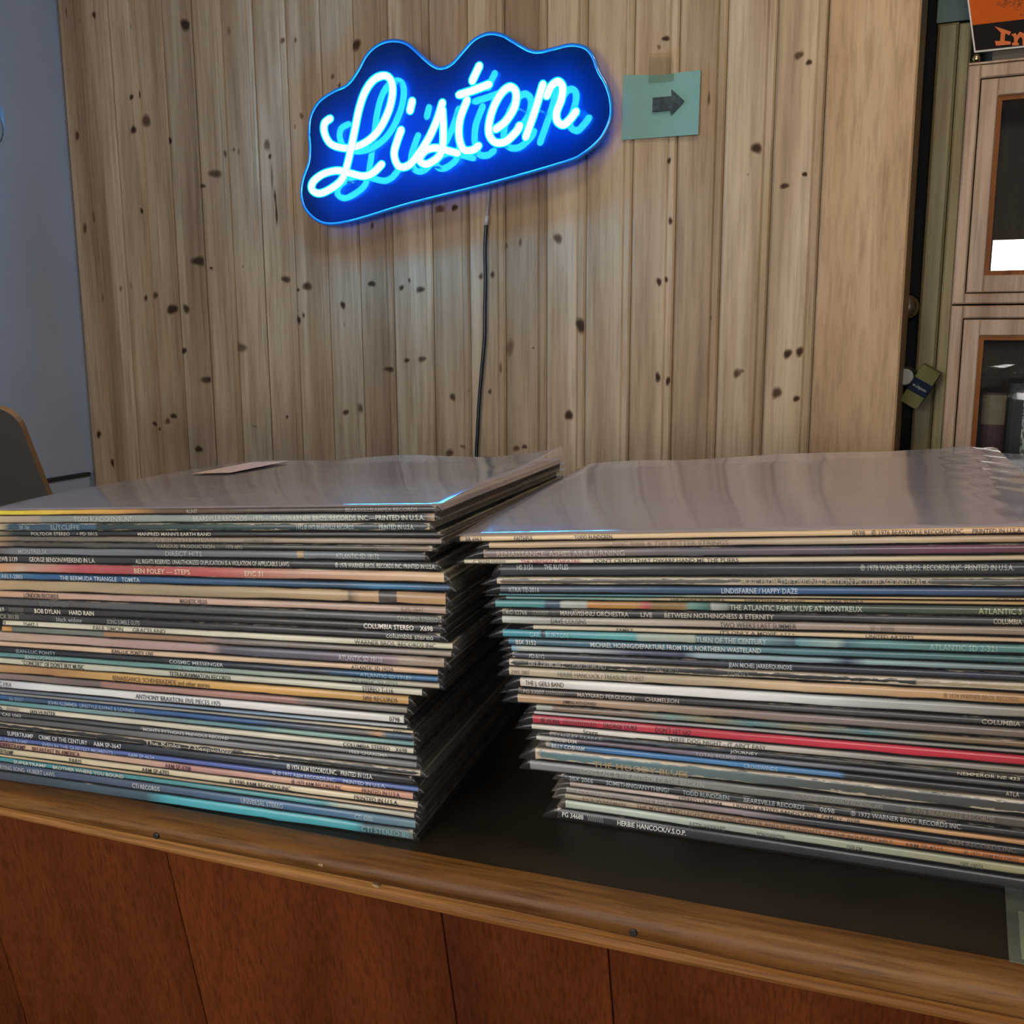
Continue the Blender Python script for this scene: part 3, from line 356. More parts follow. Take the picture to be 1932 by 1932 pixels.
RIGHT_STACK = [
 (-0.2308,0.575,0.18497,0.00375,4.5,0.0,[(0,(0.687,0.503,0.296)),(0.0783,(0.716,0.527,0.296)),(0.227,(0.687,0.456,0.246)),(0.3132,(0.658,0.402,0.202))],(0.275,0.231,0.262),0.05,[(0.0039,0.0143,'BR 6963',(0.042,0.032,0.021),0),(0.0356,0.0477,'FAITHFUL',(0.025,0.021,0.016),0),(0.0734,0.0962,'TODD RUNDGREN',(0.025,0.021,0.016),0),(0.2298,0.2363,'0698',(0.042,0.032,0.021),0),(0.2395,0.2856,'℗ 1976 BEARSVILLE RECORDS,INC.',(0.042,0.032,0.021),0),(0.2894,0.3129,'PRINTED IN U.S.A.',(0.042,0.032,0.021),0)],'topmost record of the right stack,cream spine under crinkled clear plastic'),
 (-0.2119,0.5756,0.18176,0.00425,4.49,0.0,[(0,(0.578,0.402,0.216)),(0.0754,(0.434,0.296,0.188)),(0.1517,(0.479,0.371,0.246)),(0.2353,(0.527,0.392,0.246)),(0.2946,(0.392,0.254,0.138))],(0.042,0.032,0.025),0.1,[(0.0779,0.1447,'ERIC BIBB & THE BETTER STRINGS',(0.254,0.175,0.117),0)],'tan spine with faint brown print,second from the top of the right stack'),
 (-0.2157,0.5762,0.17538,0.00565,4.467,0.0,[(0,(0.202,0.156,0.138)),(0.079,(0.181,0.138,0.122)),(0.1318,(0.107,0.093,0.117)),(0.1844,(0.144,0.089,0.127)),(0.2124,(0.068,0.058,0.08)),(0.2552,(0.144,0.04,0.065)),(0.2989,(0.102,0.025,0.034))],(0.025,0.019,0.019),0.4,[(0.0087,0.0886,'RENAISSANCE: ASHES ARE BURNING',(0.456,0.371,0.314),0)],'mauve brown spine with large pale capitals,third from the top of the right stack'),
 (-0.2289,0.5768,0.1706,0.00331,4.434,0.0,[(0,(0.631,0.552,0.371)),(0.139,(0.658,0.578,0.392)),(0.3124,(0.552,0.413,0.231))],(0.045,0.034,0.025),0.1,[(0.006,0.0172,'C 30102',(0.042,0.034,0.025),0),(0.0179,0.0275,'//////////',(0.068,0.058,0.042),0),(0.0371,0.0744,'THE FIRESIGN THEATRE',(0.479,0.08,0.15),0),(0.0829,0.1674,"DON'T CRUSH THAT DWARF,HAND ME THE PLIERS",(0.025,0.021,0.018),0)],'ivory spine with pink and black capitals jutting out at the left,right stack'),
 (-0.2051,0.5774,0.1645,0.00751,4.393,0.0,[(0,(0.014,0.018,0.023)),(0.1153,(0.01,0.013,0.018)),(0.2023,(0.014,0.019,0.023)),(0.2892,(0.01,0.012,0.013))],(0.008,0.009,0.012),0.12,[(0.011,0.0209,'HS 3151',(0.392,0.413,0.413),0.3),(0.0283,0.0436,'THE RUTLES',(0.392,0.413,0.413),0.3),(0.2094,0.2852,'℗ 1978 WARNER BROS. RECORDS INC. PRINTED IN U.S.A.',(0.392,0.392,0.332),0.15)],'thick blue-black spine,fifth from the top of the right stack'),
 (-0.2078,0.578,0.15877,0.00509,4.343,0.0,[(0,(0.102,0.072,0.042)),(0.0805,(0.068,0.054,0.042)),(0.118,(0.107,0.102,0.08)),(0.2923,(0.076,0.068,0.054))],(0.019,0.018,0.014),0.95,[(0.1481,0.2484,'MUSIC FROM THE ORIGINAL MOTION PICTURE SOUNDTRACK:',(0.456,0.352,0.231),0)],'badly scuffed brown and tan spine above a denim blue one in the right stack'),
 (-0.206,0.5786,0.1537,0.00476,4.286,0.0,[(0,(0.072,0.089,0.117)),(0.085,(0.034,0.08,0.15)),(0.1755,(0.027,0.093,0.231)),(0.2309,(0.023,0.072,0.175)),(0.2909,(0.021,0.045,0.089))],(0.016,0.021,0.025),0.15,[(0.0055,0.0254,'XTRA TE-3016',(0.392,0.434,0.456),0),(0.1353,0.1775,'LINDISFARNE / HAPPY DAZE',(0.479,0.552,0.604),0)],'denim blue spine near the top of the right stack'),
 (-0.2069,0.5792,0.15178,0.00142,4.222,0.0,[(0,(0.042,0.202,0.231)),(0.0953,(0.058,0.216,0.254)),(0.1171,(0.262,0.323,0.246)),(0.1764,(0.392,0.332,0.202)),(0.292,(0.434,0.287,0.107))],(0.025,0.025,0.021),0.1,[(0.2802,0.292,'ELEKTRA',(0.144,0.08,0.03),0)],'slim spine going from teal to ochre,right stack'),
 (-0.2026,0.5798,0.14961,0.00205,4.151,0.0,[(0,(0.107,0.262,0.246)),(0.0815,(0.202,0.296,0.231)),(0.1035,(0.479,0.371,0.162)),(0.1722,(0.479,0.332,0.138)),(0.288,(0.392,0.231,0.08))],(0.03,0.025,0.016),0.1,[(0.1019,0.134,"THE LOVIN' SPOONFUL",(0.025,0.021,0.014),0),(0.145,0.1779,'EVERYTHING PLAYING',(0.025,0.021,0.014),0),(0.1887,0.2093,'KAMA SUTRA',(0.025,0.021,0.014),0)],'ochre spine with chunky black capitals,right stack'),
 (-0.2098,0.5804,0.14339,0.00526,4.074,0.0,[(0,(0.068,0.296,0.296)),(0.0311,(0.068,0.262,0.279)),(0.0328,(0.025,0.072,0.117)),(0.0412,(0.025,0.072,0.117)),(0.0429,(0.434,0.456,0.392)),(0.0578,(0.371,0.402,0.352)),(0.0601,(0.479,0.202,0.034)),(0.0887,(0.479,0.231,0.051)),(0.095,(0.479,0.08,0.08)),(0.0998,(0.254,0.15,0.034)),(0.1169,(0.323,0.188,0.051)),(0.1216,(0.15,0.352,0.279)),(0.1323,(0.045,0.15,0.127)),(0.1338,(0.479,0.479,0.413)),(0.1419,(0.254,0.296,0.262)),(0.1443,(0.045,0.072,0.051)),(0.2353,(0.042,0.068,0.04)),(0.2957,(0.068,0.08,0.04))],(0.019,0.025,0.023),0.25,[(0.144,0.2162,'THE ATLANTIC FAMILY LIVE AT MONTREUX',(0.479,0.527,0.413),0),(0.2748,0.2957,'ATLANTIC S',(0.392,0.392,0.231),0)],'teal spine with a painted orange picture band,right stack'),
 (-0.2055,0.581,0.13883,0.00444,3.99,0.0,[(0,(0.144,0.15,0.127)),(0.0111,(0.045,0.04,0.034)),(0.0843,(0.034,0.03,0.027)),(0.2038,(0.045,0.042,0.042)),(0.2918,(0.04,0.034,0.027))],(0.018,0.016,0.014),0.55,[(0.0028,0.0163,'KC 32766',(0.392,0.371,0.314),0),(0.0197,0.03,'//////////',(0.254,0.238,0.202),0),(0.0377,0.0801,'MAHAVISHNU ORCHESTRA',(0.527,0.479,0.392),0),(0.0875,0.0945,'LIVE',(0.527,0.479,0.392),0),(0.1017,0.1644,'BETWEEN NOTHINGNESS & ETERNITY',(0.527,0.479,0.392),0),(0.2781,0.2918,'COLUMBIA',(0.479,0.413,0.296),0)],'scuffed charcoal spine with spaced pale capitals below the teal picture spine,right stack'),
 (-0.2058,0.5816,0.13316,0.00522,3.9,0.0,[(0,(0.527,0.552,0.479)),(0.0318,(0.392,0.371,0.314)),(0.0845,(0.456,0.392,0.314)),(0.1759,(0.392,0.296,0.231)),(0.2924,(0.254,0.188,0.122))],(0.034,0.03,0.023),0.15,[(0.0318,0.0542,'DAVE COUSINS',(0.068,0.061,0.051),0),(0.1344,0.1773,'TWO WEEKS LAST SUMMER',(0.068,0.051,0.04),0),(0.2168,0.2292,'SP - 68008',(0.195,0.15,0.107),0)],'greyish beige spine resting on an indented cream one in the right stack'),
 (-0.1858,0.5822,0.13108,0.00297,3.805,0.0,[(0,(0.631,0.552,0.392)),(0.1266,(0.631,0.503,0.314)),(0.2728,(0.552,0.352,0.188))],(0.042,0.034,0.023),0.05,[(0.0529,0.0632,'FAMILY',(0.042,0.034,0.025),0),(0.1145,0.1561,"IT'S ONLY A MOVIE  • ! ! •",(0.042,0.034,0.025),0),(0.1946,0.2194,'UNITED ARTISTS',(0.042,0.034,0.025),0)],'cream spine set back at its left end,directly above the bright aqua one'),
 (-0.2059,0.5828,0.12384,0.00547,3.703,0.0,[(0,(0.045,0.332,0.413)),(0.0247,(0.045,0.314,0.392)),(0.0254,(0.042,0.058,0.065)),(0.0274,(0.042,0.058,0.065)),(0.0281,(0.068,0.332,0.371)),(0.0846,(0.098,0.352,0.352)),(0.0862,(0.314,0.413,0.352)),(0.1193,(0.371,0.402,0.314)),(0.1212,(0.107,0.188,0.216)),(0.1587,(0.15,0.279,0.314)),(0.1763,(0.045,0.098,0.127)),(0.1778,(0.107,0.279,0.314)),(0.1992,(0.314,0.434,0.392)),(0.2049,(0.045,0.127,0.162)),(0.216,(0.107,0.262,0.262)),(0.2933,(0.072,0.202,0.188))],(0.019,0.03,0.034),0.2,[(0.0178,0.0244,'GAR',(0.246,0.578,0.631),0),(0.0285,0.0427,'BURTON',(0.246,0.527,0.578),0),(0.1209,0.1611,'TURN OF THE CENTURY',(0.479,0.552,0.527),0),(0.2479,0.2816,'ATLANTIC SD 2-321',(0.262,0.434,0.371),0)],'bright aqua spine with a blurred photo band,right stack'),
 (-0.2023,0.5835,0.11917,0.00447,3.597,0.0,[(0,(0.034,0.162,0.254)),(0.014,(0.045,0.127,0.175)),(0.0809,(0.042,0.138,0.188)),(0.1728,(0.072,0.202,0.231)),(0.2901,(0.045,0.127,0.117))],(0.016,0.023,0.027),0.15,[(0.0049,0.0181,'BSK 3152',(0.631,0.658,0.631),0),(0.053,0.1546,'MICHAEL HOENIG/DEPARTURE FROM THE NORTHERN WASTELAND',(0.604,0.631,0.604),0)],'petrol spine with bold white capitals along it,under the bright aqua one'),
 (-0.2007,0.5841,0.11498,0.00385,3.484,0.0,[(0,(0.107,0.332,0.479)),(0.007,(0.479,0.503,0.434)),(0.0464,(0.352,0.392,0.392)),(0.0793,(0.045,0.061,0.117)),(0.1079,(0.045,0.061,0.117)),(0.1173,(0.332,0.456,0.503)),(0.1888,(0.246,0.371,0.413)),(0.2001,(0.025,0.042,0.098)),(0.2113,(0.254,0.392,0.413)),(0.2889,(0.15,0.202,0.202))],(0.019,0.025,0.03),0.1,[],'silvery blue spine with a dark patch,between petrol and midnight blue ones'),
 (-0.2003,0.5847,0.11032,0.00425,3.366,0.0,[(0,(0.045,0.058,0.08)),(0.1106,(0.021,0.027,0.045)),(0.1711,(0.016,0.023,0.042)),(0.2889,(0.012,0.018,0.034))],(0.012,0.013,0.018),0.5,[(0.0112,0.0213,'PD-6112',(0.434,0.456,0.479),0),(0.1341,0.1702,'JEAN MICHEL JARRE/EQUINOXE',(0.479,0.503,0.527),0)],'midnight blue spine above a torn black one in the right stack'),
 (-0.2026,0.5853,0.10464,0.00511,3.243,0.0,[(0,(0.023,0.021,0.019)),(0.2385,(0.014,0.013,0.013)),(0.2399,(0.323,0.262,0.162)),(0.2916,(0.352,0.262,0.138))],(0.013,0.012,0.012),0.95,[(0.013,0.0355,'PAUL DESMOND',(0.392,0.371,0.314),0),(0.0396,0.0627,'- PURE DESMOND',(0.254,0.238,0.202),0),(0.0876,0.1073,'CTI RECORDS',(0.144,0.133,0.112),0),(0.1359,0.1481,'STEREO',(0.144,0.138,0.117),0)],'black spine with a long torn cream edge,middle of the right stack'),
 (-0.2029,0.5859,0.09775,0.00645,3.115,0.0,[(0,(0.552,0.456,0.296)),(0.0813,(0.503,0.423,0.279)),(0.1741,(0.687,0.479,0.279)),(0.231,(0.578,0.352,0.168)),(0.2924,(0.392,0.202,0.065))],(0.042,0.034,0.021),0.1,[(0.0014,0.0138,'2WS 2807',(0.254,0.223,0.162),0),(0.0321,0.0868,'HERBIE HANCOCK / TREASURE CHEST',(0.202,0.175,0.122),0),(0.254,0.2914,'℗ 1974 WARNER BROS. RECORDS',(0.254,0.138,0.051),0)],'buff spine with grey capitals below the torn black one,right stack'),
 (-0.1957,0.5865,0.09096,0.00673,2.982,0.0,[(0,(0.745,0.658,0.552)),(0.0203,(0.839,0.791,0.716)),(0.1372,(0.839,0.831,0.791)),(0.1818,(0.687,0.687,0.658)),(0.2242,(0.392,0.392,0.371)),(0.2858,(0.262,0.231,0.175))],(0.068,0.065,0.058),0.15,[(0.0035,0.0286,'THE J. GEILS BAND',(0.102,0.072,0.051),0)],'brilliant white spine in the middle of the right stack'),
 (-0.1973,0.5871,0.08632,0.0041,2.843,0.0,[(0,(0.068,0.045,0.034)),(0.0757,(0.042,0.03,0.027)),(0.169,(0.068,0.058,0.061)),(0.2878,(0.045,0.034,0.027))],(0.018,0.014,0.012),0.35,[(0.0035,0.0172,'PG 33007',(0.392,0.332,0.279),0),(0.0183,0.0304,'//////////',(0.262,0.216,0.175),0),(0.0389,0.0747,'MAYNARD FERGUSON',(0.479,0.413,0.352),0),(0.0816,0.1022,'CHAMELEON',(0.479,0.413,0.352),0),(0.2686,0.2878,'COLUMBIA',(0.434,0.371,0.279),0)],'dark cocoa spine with pale capitals under the brilliant white one'),
 (-0.1979,0.5877,0.08002,0.00584,2.7,0.0,[(0,(0.578,0.371,0.202)),(0.0291,(0.479,0.296,0.175)),(0.0893,(0.392,0.279,0.188)),(0.1697,(0.262,0.202,0.175)),(0.227,(0.202,0.162,0.138)),(0.2888,(0.15,0.107,0.072))],(0.025,0.019,0.016),0.35,[(0.0298,0.0516,'JAMMING WITH EDWARD!',(0.068,0.045,0.03),0)],'tan to grey spine with a tiny title sticker,above the floral one'),
 (-0.1857,0.5883,0.07594,0.00417,2.552,0.0,[(0,(0.392,0.413,0.352)),(0.0098,(0.323,0.332,0.279)),(0.0116,(0.202,0.144,0.098)),(0.064,(0.195,0.133,0.089)),(0.0868,(0.15,0.246,0.216)),(0.109,(0.254,0.202,0.098)),(0.1337,(0.072,0.202,0.216)),(0.1636,(0.254,0.202,0.117)),(0.1983,(0.068,0.175,0.188)),(0.237,(0.202,0.138,0.065)),(0.2771,(0.195,0.117,0.058))],(0.023,0.019,0.016),0.5,[],'mottled brown and teal floral spine,second above the scarlet one in the right stack'),
 (-0.1873,0.5889,0.07304,0.00236,2.399,0.0,[(0,(0.479,0.456,0.434)),(0.0819,(0.392,0.392,0.371)),(0.1886,(0.279,0.279,0.254)),(0.279,(0.202,0.175,0.138))],(0.03,0.027,0.023),0.1,[],'thin silver grey spine lying on the scarlet one in the right stack'),
 (-0.1885,0.5895,0.0666,0.00592,2.241,0.0,[(0,(0.479,0.025,0.051)),(0.0992,(0.552,0.025,0.051)),(0.1902,(0.578,0.018,0.045)),(0.2807,(0.479,0.012,0.03))],(0.068,0.007,0.009),0.1,[(0.0053,0.0179,'JE 35366',(0.042,0.005,0.009),0),(0.02,0.042,'////////////////',(0.102,0.007,0.012),0),(0.0461,0.0678,'GEORGE DUKE',(0.042,0.005,0.009),0),(0.0789,0.1005,"DON'T LET GO",(0.042,0.005,0.009),0)],'scarlet red spine with black serif capitals,right stack'),
 (-0.1894,0.5901,0.06195,0.00414,2.079,0.0,[(0,(0.658,0.604,0.503)),(0.0676,(0.745,0.701,0.631)),(0.1469,(0.578,0.527,0.456)),(0.2196,(0.332,0.296,0.254)),(0.282,(0.246,0.202,0.15))],(0.051,0.045,0.037),0.2,[(0.0339,0.0435,'Stage',(0.068,0.061,0.051),0),(0.0873,0.146,"THREE DOG NIGHT - IT AIN'T EASY",(0.102,0.089,0.072),0)],'off-white spine tucked directly under the scarlet one'),
 (-0.1776,0.5907,0.05896,0.00292,1.912,0.0,[(0,(0.045,0.054,0.065)),(0.0722,(0.045,0.068,0.089)),(0.1198,(0.042,0.051,0.065)),(0.1796,(0.034,0.03,0.027)),(0.2705,(0.025,0.021,0.018))],(0.016,0.018,0.019),0.65,[(0.0028,0.0339,'STANLEY CLARKE',(0.254,0.296,0.332),0),(0.1133,0.1297,'JOURNEY',(0.578,0.578,0.552),0),(0.2388,0.2705,'NEMPEROR NE 433',(0.527,0.456,0.314),0)],'dark slate spine with worn edge and pale print,second below the scarlet one'),
 (-0.1866,0.5913,0.05466,0.00352,1.741,0.0,[(0,(0.631,0.604,0.527)),(0.0308,(0.102,0.072,0.098)),(0.0779,(0.15,0.098,0.138)),(0.1289,(0.202,0.202,0.254)),(0.1888,(0.107,0.112,0.133)),(0.2798,(0.068,0.061,0.051))],(0.019,0.018,0.021),0.3,[(0.0028,0.0267,'BILLY COBHAM',(0.631,0.604,0.578),0),(0.1015,0.1258,'TOTAL ECLIPSE',(0.392,0.392,0.434),0)],'dusky purple spine resting on a clear blue one in the right stack'),
 (-0.1804,0.5919,0.0502,0.00415,1.565,0.0,[(0,(0.434,0.392,0.314)),(0.0053,(0.068,0.107,0.162)),(0.0416,(0.042,0.188,0.434)),(0.1228,(0.065,0.246,0.503)),(0.1785,(0.068,0.202,0.413)),(0.1828,(0.019,0.019,0.025)),(0.274,(0.016,0.014,0.013))],(0.014,0.016,0.019),0.3,[(0.0039,0.0255,'BILLY COBHAM',(0.578,0.604,0.631),0),(0.1243,0.144,'CROSSWINDS',(0.332,0.456,0.604),0),(0.267,0.274,'ATLA',(0.392,0.352,0.279),0)],'clear sky blue spine turning black at its right end,right stack'),
 (-0.1877,0.5925,0.04062,0.00891,1.384,0.0,[(0,(0.527,0.352,0.162)),(0.0043,(0.098,0.175,0.188)),(0.0658,(0.102,0.202,0.216)),(0.1303,(0.107,0.15,0.144)),(0.1905,(0.068,0.072,0.061)),(0.282,(0.045,0.042,0.034))],(0.023,0.027,0.027),0.85,[(0.0386,0.0986,'THE MOODY BLUES',(0.479,0.352,0.175),-0.28)],'thick greenish blue spine with a torn tan lower edge,right stack'),
 (-0.1915,0.5931,0.03326,0.00681,1.199,0.0,[(0,(0.262,0.262,0.246)),(0.1025,(0.231,0.231,0.212)),(0.165,(0.181,0.175,0.156)),(0.2233,(0.107,0.102,0.093)),(0.2863,(0.089,0.068,0.045))],(0.023,0.023,0.021),0.1,[(0.034,0.1121,'LONG TALL & THE ANTHEM OF THE BROKEN',(0.392,0.392,0.361),0),(0.1637,0.2148,'UNAUTHORIZED DUPLICATION OF RECORDING LAWS',(0.352,0.314,0.262),0),(0.2275,0.2739,'℗ 1976 BEARSVILLE RECORDS',(0.254,0.202,0.138),0)],'ash grey spine with blurred print above a black two-line one,lower right stack'),
 (-0.1706,0.5937,0.02873,0.00444,1.01,0.0,[(0,(0.03,0.04,0.042)),(0.1443,(0.025,0.032,0.034)),(0.266,(0.021,0.019,0.018))],(0.012,0.013,0.013),0.6,[(0.0053,0.021,'2BX 2066',(0.352,0.413,0.413),0),(0.0296,0.0696,'SOMETHING/ANYTHING?',(0.352,0.413,0.413),0),(0.0781,0.1063,'TODD RUNDGREN',(0.352,0.413,0.413),0),(0.1151,0.1506,'BEARSVILLE RECORDS',(0.392,0.413,0.402),0),(0.1593,0.1676,'0698',(0.392,0.413,0.402),0),(0.1767,0.2366,'℗ 1972 WARNER BROS. RECORDS INC.',(0.392,0.392,0.361),0)],'black spine with thin grey-blue capitals,sixth from the counter in the right stack'),
 (-0.1651,0.5943,0.02491,0.00337,0.817,0.0,[(0,(0.392,0.314,0.262)),(0.0431,(0.578,0.434,0.371)),(0.0664,(0.658,0.503,0.434)),(0.139,(0.631,0.456,0.314)),(0.1976,(0.578,0.332,0.127)),(0.2609,(0.434,0.202,0.065))],(0.034,0.025,0.021),0.15,[(0.07,0.0964,'STEREO UAS-5644',(0.042,0.034,0.03),0),(0.1034,0.1525,'UNITED ARTISTS BANDSTAND',(0.042,0.034,0.03),0),(0.1549,0.1667,'FAMILY',(0.042,0.034,0.03),0),(0.1693,0.1763,'0598',(0.042,0.034,0.03),0)],'pale pink spine with black capitals,fifth from the counter in the right stack'),
 (-0.1677,0.5949,0.01987,0.00446,0.619,0.0,[(0,(0.296,0.254,0.216)),(0.0788,(0.279,0.223,0.202)),(0.1108,(0.332,0.262,0.279)),(0.1417,(0.034,0.034,0.042)),(0.2639,(0.023,0.019,0.018))],(0.018,0.016,0.018),0.1,[(0.0074,0.0303,'RICK WAKEMAN',(0.456,0.402,0.352),0),(0.044,0.069,'WHITE ROCK',(0.456,0.402,0.352),0),(0.227,0.2633,'A&M RECORDS,INC.',(0.144,0.107,0.08),0)],'grey-brown spine darkening to black,fourth from the counter in the right stack'),
 (-0.1686,0.5955,0.01506,0.00425,0.417,0.0,[(0,(0.392,0.314,0.202)),(0.0797,(0.392,0.279,0.175)),(0.1427,(0.392,0.202,0.089)),(0.2016,(0.479,0.162,0.03)),(0.2651,(0.479,0.138,0.012))],(0.032,0.023,0.014),0.1,[(0.0117,0.0397,'RICK WAKEMAN',(0.188,0.133,0.08),0),(0.0468,0.1987,'THE MYTHS AND LEGENDS OF KING ARTHUR AND THE KNIGHTS OF THE ROUND TABLE',(0.144,0.076,0.034),0),(0.2053,0.2257,'A&M SP-4515',(0.102,0.034,0.007),0),(0.2369,0.2651,'℗ 1975 A&M RECORDS',(0.144,0.045,0.007),0)],'fawn spine turning orange to the right with a long serif title,right stack'),
 (-0.1684,0.5961,0.00856,0.00596,0.21,0.0,[(0,(0.456,0.527,0.413)),(0.0795,(0.456,0.527,0.434)),(0.1727,(0.352,0.371,0.262)),(0.2654,(0.314,0.279,0.138))],(0.034,0.037,0.027),0.05,[(0.0799,0.1022,'JUSTIN HAYWARD',(0.107,0.127,0.107),-0.2),(0.1211,0.1378,'SONGWRITER',(0.107,0.127,0.107),-0.2),(0.1733,0.1818,'DERAM',(0.107,0.107,0.08),-0.2),(0.2353,0.247,'DES 18073',(0.102,0.098,0.065),-0.2)],'pale mint spine resting on the bottom record of the right stack'),
 (-0.1739,0.5967,0.0,0.00801,0.0,0.0,[(0,(0.013,0.014,0.016)),(0.1174,(0.013,0.016,0.019)),(0.2715,(0.009,0.008,0.007))],(0.007,0.007,0.008),0.3,[(0.0032,0.0174,'PG 34688',(0.776,0.761,0.701),0),(0.0199,0.0308,'\\\\\\\\\\\\\\\\\\',(0.323,0.332,0.332),0),(0.0398,0.0835,'HERBIE HANCOCK/V.S.O.P.',(0.871,0.855,0.791),0)],'bottom record of the right stack,black spine with white capitals'),
]
KNOTS = [(0.3638,1.9794,0.012,0.0093,1),(0.1125,2.0294,0.0051,0.0068,0.8),(0.2151,1.994,0.0023,0.0043,0.4),(0.2032,1.8538,0.0051,0.0054,0.9),(0.2255,1.8557,0.0058,0.0062,0.8),(0.2407,1.802,0.0105,0.0128,0.7),(0.2025,1.7866,0.007,0.0077,0.9),(0.3035,1.7569,0.0058,0.006,1),(0.0345,1.7879,0.0055,0.0102,0.7),(0.0669,1.611,0.005,0.0112,0.5),(0.0365,1.589,0.0058,0.0112,0.6),(0.2105,1.6175,0.0042,0.0047,1),(0.4204,1.6824,0.0163,0.0078,0.7),(0.3832,1.6598,0.0098,0.0039,0.8),(0.4506,1.7197,0.0054,0.006,0.6),(0.4735,1.7261,0.0043,0.0031,0.5),(0.4861,1.722,0.0033,0.0051,0.5),(0.4763,1.9542,0.004,0.0093,0.4),(0.5582,1.7295,0.0065,0.0109,0.6),(0.5644,1.7068,0.004,0.0047,0.8),(0.6092,1.9219,0.0071,0.0049,0.6),(0.639,1.9192,0.0034,0.0043,0.6),(0.6464,1.7773,0.0047,0.0054,0.6),(0.7789,1.8938,0.0112,0.0084,0.9),(0.7238,1.8432,0.005,0.0039,0.6),(0.7384,1.8252,0.0037,0.0042,0.6),(0.6294,1.7585,0.0028,0.0039,0.4),(0.573,1.6261,0.0028,0.014,0.7),(0.5745,1.5937,0.0032,0.0171,0.8),(0.5669,1.6651,0.0026,0.0222,0.5),(0.0302,2.0435,0.003,0.0093,0.5),(0.0693,2.0237,0.0028,0.0051,0.4),(0.3656,1.5061,0.0198,0.0094,0.9),(0.3962,1.4909,0.0043,0.0031,0.8),(0.591,1.4633,0.0109,0.006,0.8),(0.644,1.4483,0.0098,0.0078,0.8),(0.6211,1.4415,0.0036,0.0031,0.8),(0.2814,1.406,0.014,0.0093,1),(0.3209,1.4063,0.0082,0.0084,0.8),(0.2349,1.4368,0.007,0.0075,0.7),(0.2054,1.4311,0.005,0.0051,0.8),(0.1336,1.4528,0.0037,0.006,0.5),(0.164,1.4595,0.003,0.0065,0.4),(0.3071,1.3162,0.0065,0.006,1),(0.4607,1.3249,0.0207,0.0085,0.6),(0.371,1.2545,0.0196,0.0065,0.8),(0.6192,1.3809,0.005,0.007,0.9),(0.6321,1.3902,0.003,0.0043,0.8),(0.7298,1.4095,0.0056,0.007,0.9),(0.7321,1.3705,0.002,0.0039,0.4),(0.2651,1.1715,0.0087,0.0056,0.8),(0.2471,1.1591,0.0087,0.0056,0.6),(0.2072,1.152,0.0062,0.0056,0.8),(0.221,1.1406,0.0037,0.0037,0.8),(0.0305,1.1204,0.0066,0.0081,0.9),(0.0709,1.0544,0.0092,0.0091,0.9),(0.3322,1.1005,0.0093,0.0071,0.9),(0.5785,1.1797,0.003,0.0037,0.8),(0.7282,1.1949,0.0071,0.0051,0.8),(0.7647,1.2044,0.0075,0.0077,0.6),(0.4912,1.1572,0.007,0.0026,0.4),(0.0737,1.4338,0.005,0.0112,0.5),(0.4817,1.4913,0.003,0.0031,0.4),(0.9876,1.5853,0.006,0.0056,0.9),(0.9558,1.5848,0.0085,0.007,0.7),(0.8046,1.5605,0.0041,0.0054,0.7),(0.7996,1.4502,0.0081,0.0054,0.9),(0.8675,1.441,0.0052,0.0047,0.8),(0.8857,1.4547,0.0028,0.0043,0.7),(0.91,1.4371,0.0084,0.0054,0.8),(1.0415,1.4588,0.0048,0.0047,0.7),(1.0656,1.4612,0.0048,0.0049,0.8),(1.0948,1.5128,0.0031,0.0047,0.6),(1.1232,1.517,0.0031,0.0056,0.6),(1.1976,1.5214,0.0078,0.0077,0.7),(1.2439,1.3672,0.0101,0.0105,1),(1.1005,1.3268,0.0094,0.0126,0.5),(1.1488,1.3271,0.0024,0.0022,0.5),(0.8349,1.2834,0.0102,0.0051,0.8),(0.8761,1.3016,0.0056,0.0043,0.8),(0.9106,1.3042,0.0084,0.0054,0.7),(0.9774,1.2323,0.0055,0.007,0.8),(1.0143,1.2452,0.0038,0.0023,0.4),(1.0585,1.2447,0.0043,0.0039,0.7),(1.2208,1.2054,0.0068,0.0085,1),(0.9682,1.1222,0.0077,0.0077,0.7),(0.9983,1.1365,0.0056,0.0039,0.5),(1.1134,1.1388,0.0065,0.0054,0.7),(1.1306,1.1427,0.0048,0.0043,0.8),(1.0814,1.29,0.0026,0.0109,0.5),(1.3907,1.8357,0.0061,0.0038,0.9),(1.3791,1.8237,0.0038,0.0034,0.5),(1.609,1.7855,0.0066,0.0055,0.7),(1.6252,1.7735,0.0041,0.0041,0.9),(1.4662,1.7342,0.0028,0.0082,0.6),(1.5475,1.6505,0.0077,0.0075,0.9),(1.4007,1.6409,0.0034,0.0043,0.9),(1.4056,1.5424,0.0038,0.0048,0.8),(1.5952,1.5885,0.0061,0.0041,0.9),(1.6265,1.6045,0.0038,0.0034,0.9),(1.5349,1.6098,0.0018,0.0022,0.4),(1.3876,1.4413,0.0043,0.0058,0.9),(1.4005,1.445,0.0028,0.0043,0.9),(1.3889,1.2774,0.0048,0.0068,0.9),(1.4078,1.2714,0.0038,0.0069,0.9),(1.4808,1.3794,0.0018,0.0022,0.6),(1.5284,1.2865,0.0058,0.0074,0.7),(1.5375,1.2906,0.0031,0.0025,0.5),(1.6117,1.3201,0.0061,0.0069,0.9),(1.6312,1.3238,0.0054,0.0069,0.9),(1.5966,1.2554,0.0068,0.0085,0.8),(1.6291,1.2463,0.0049,0.0046,0.9)]
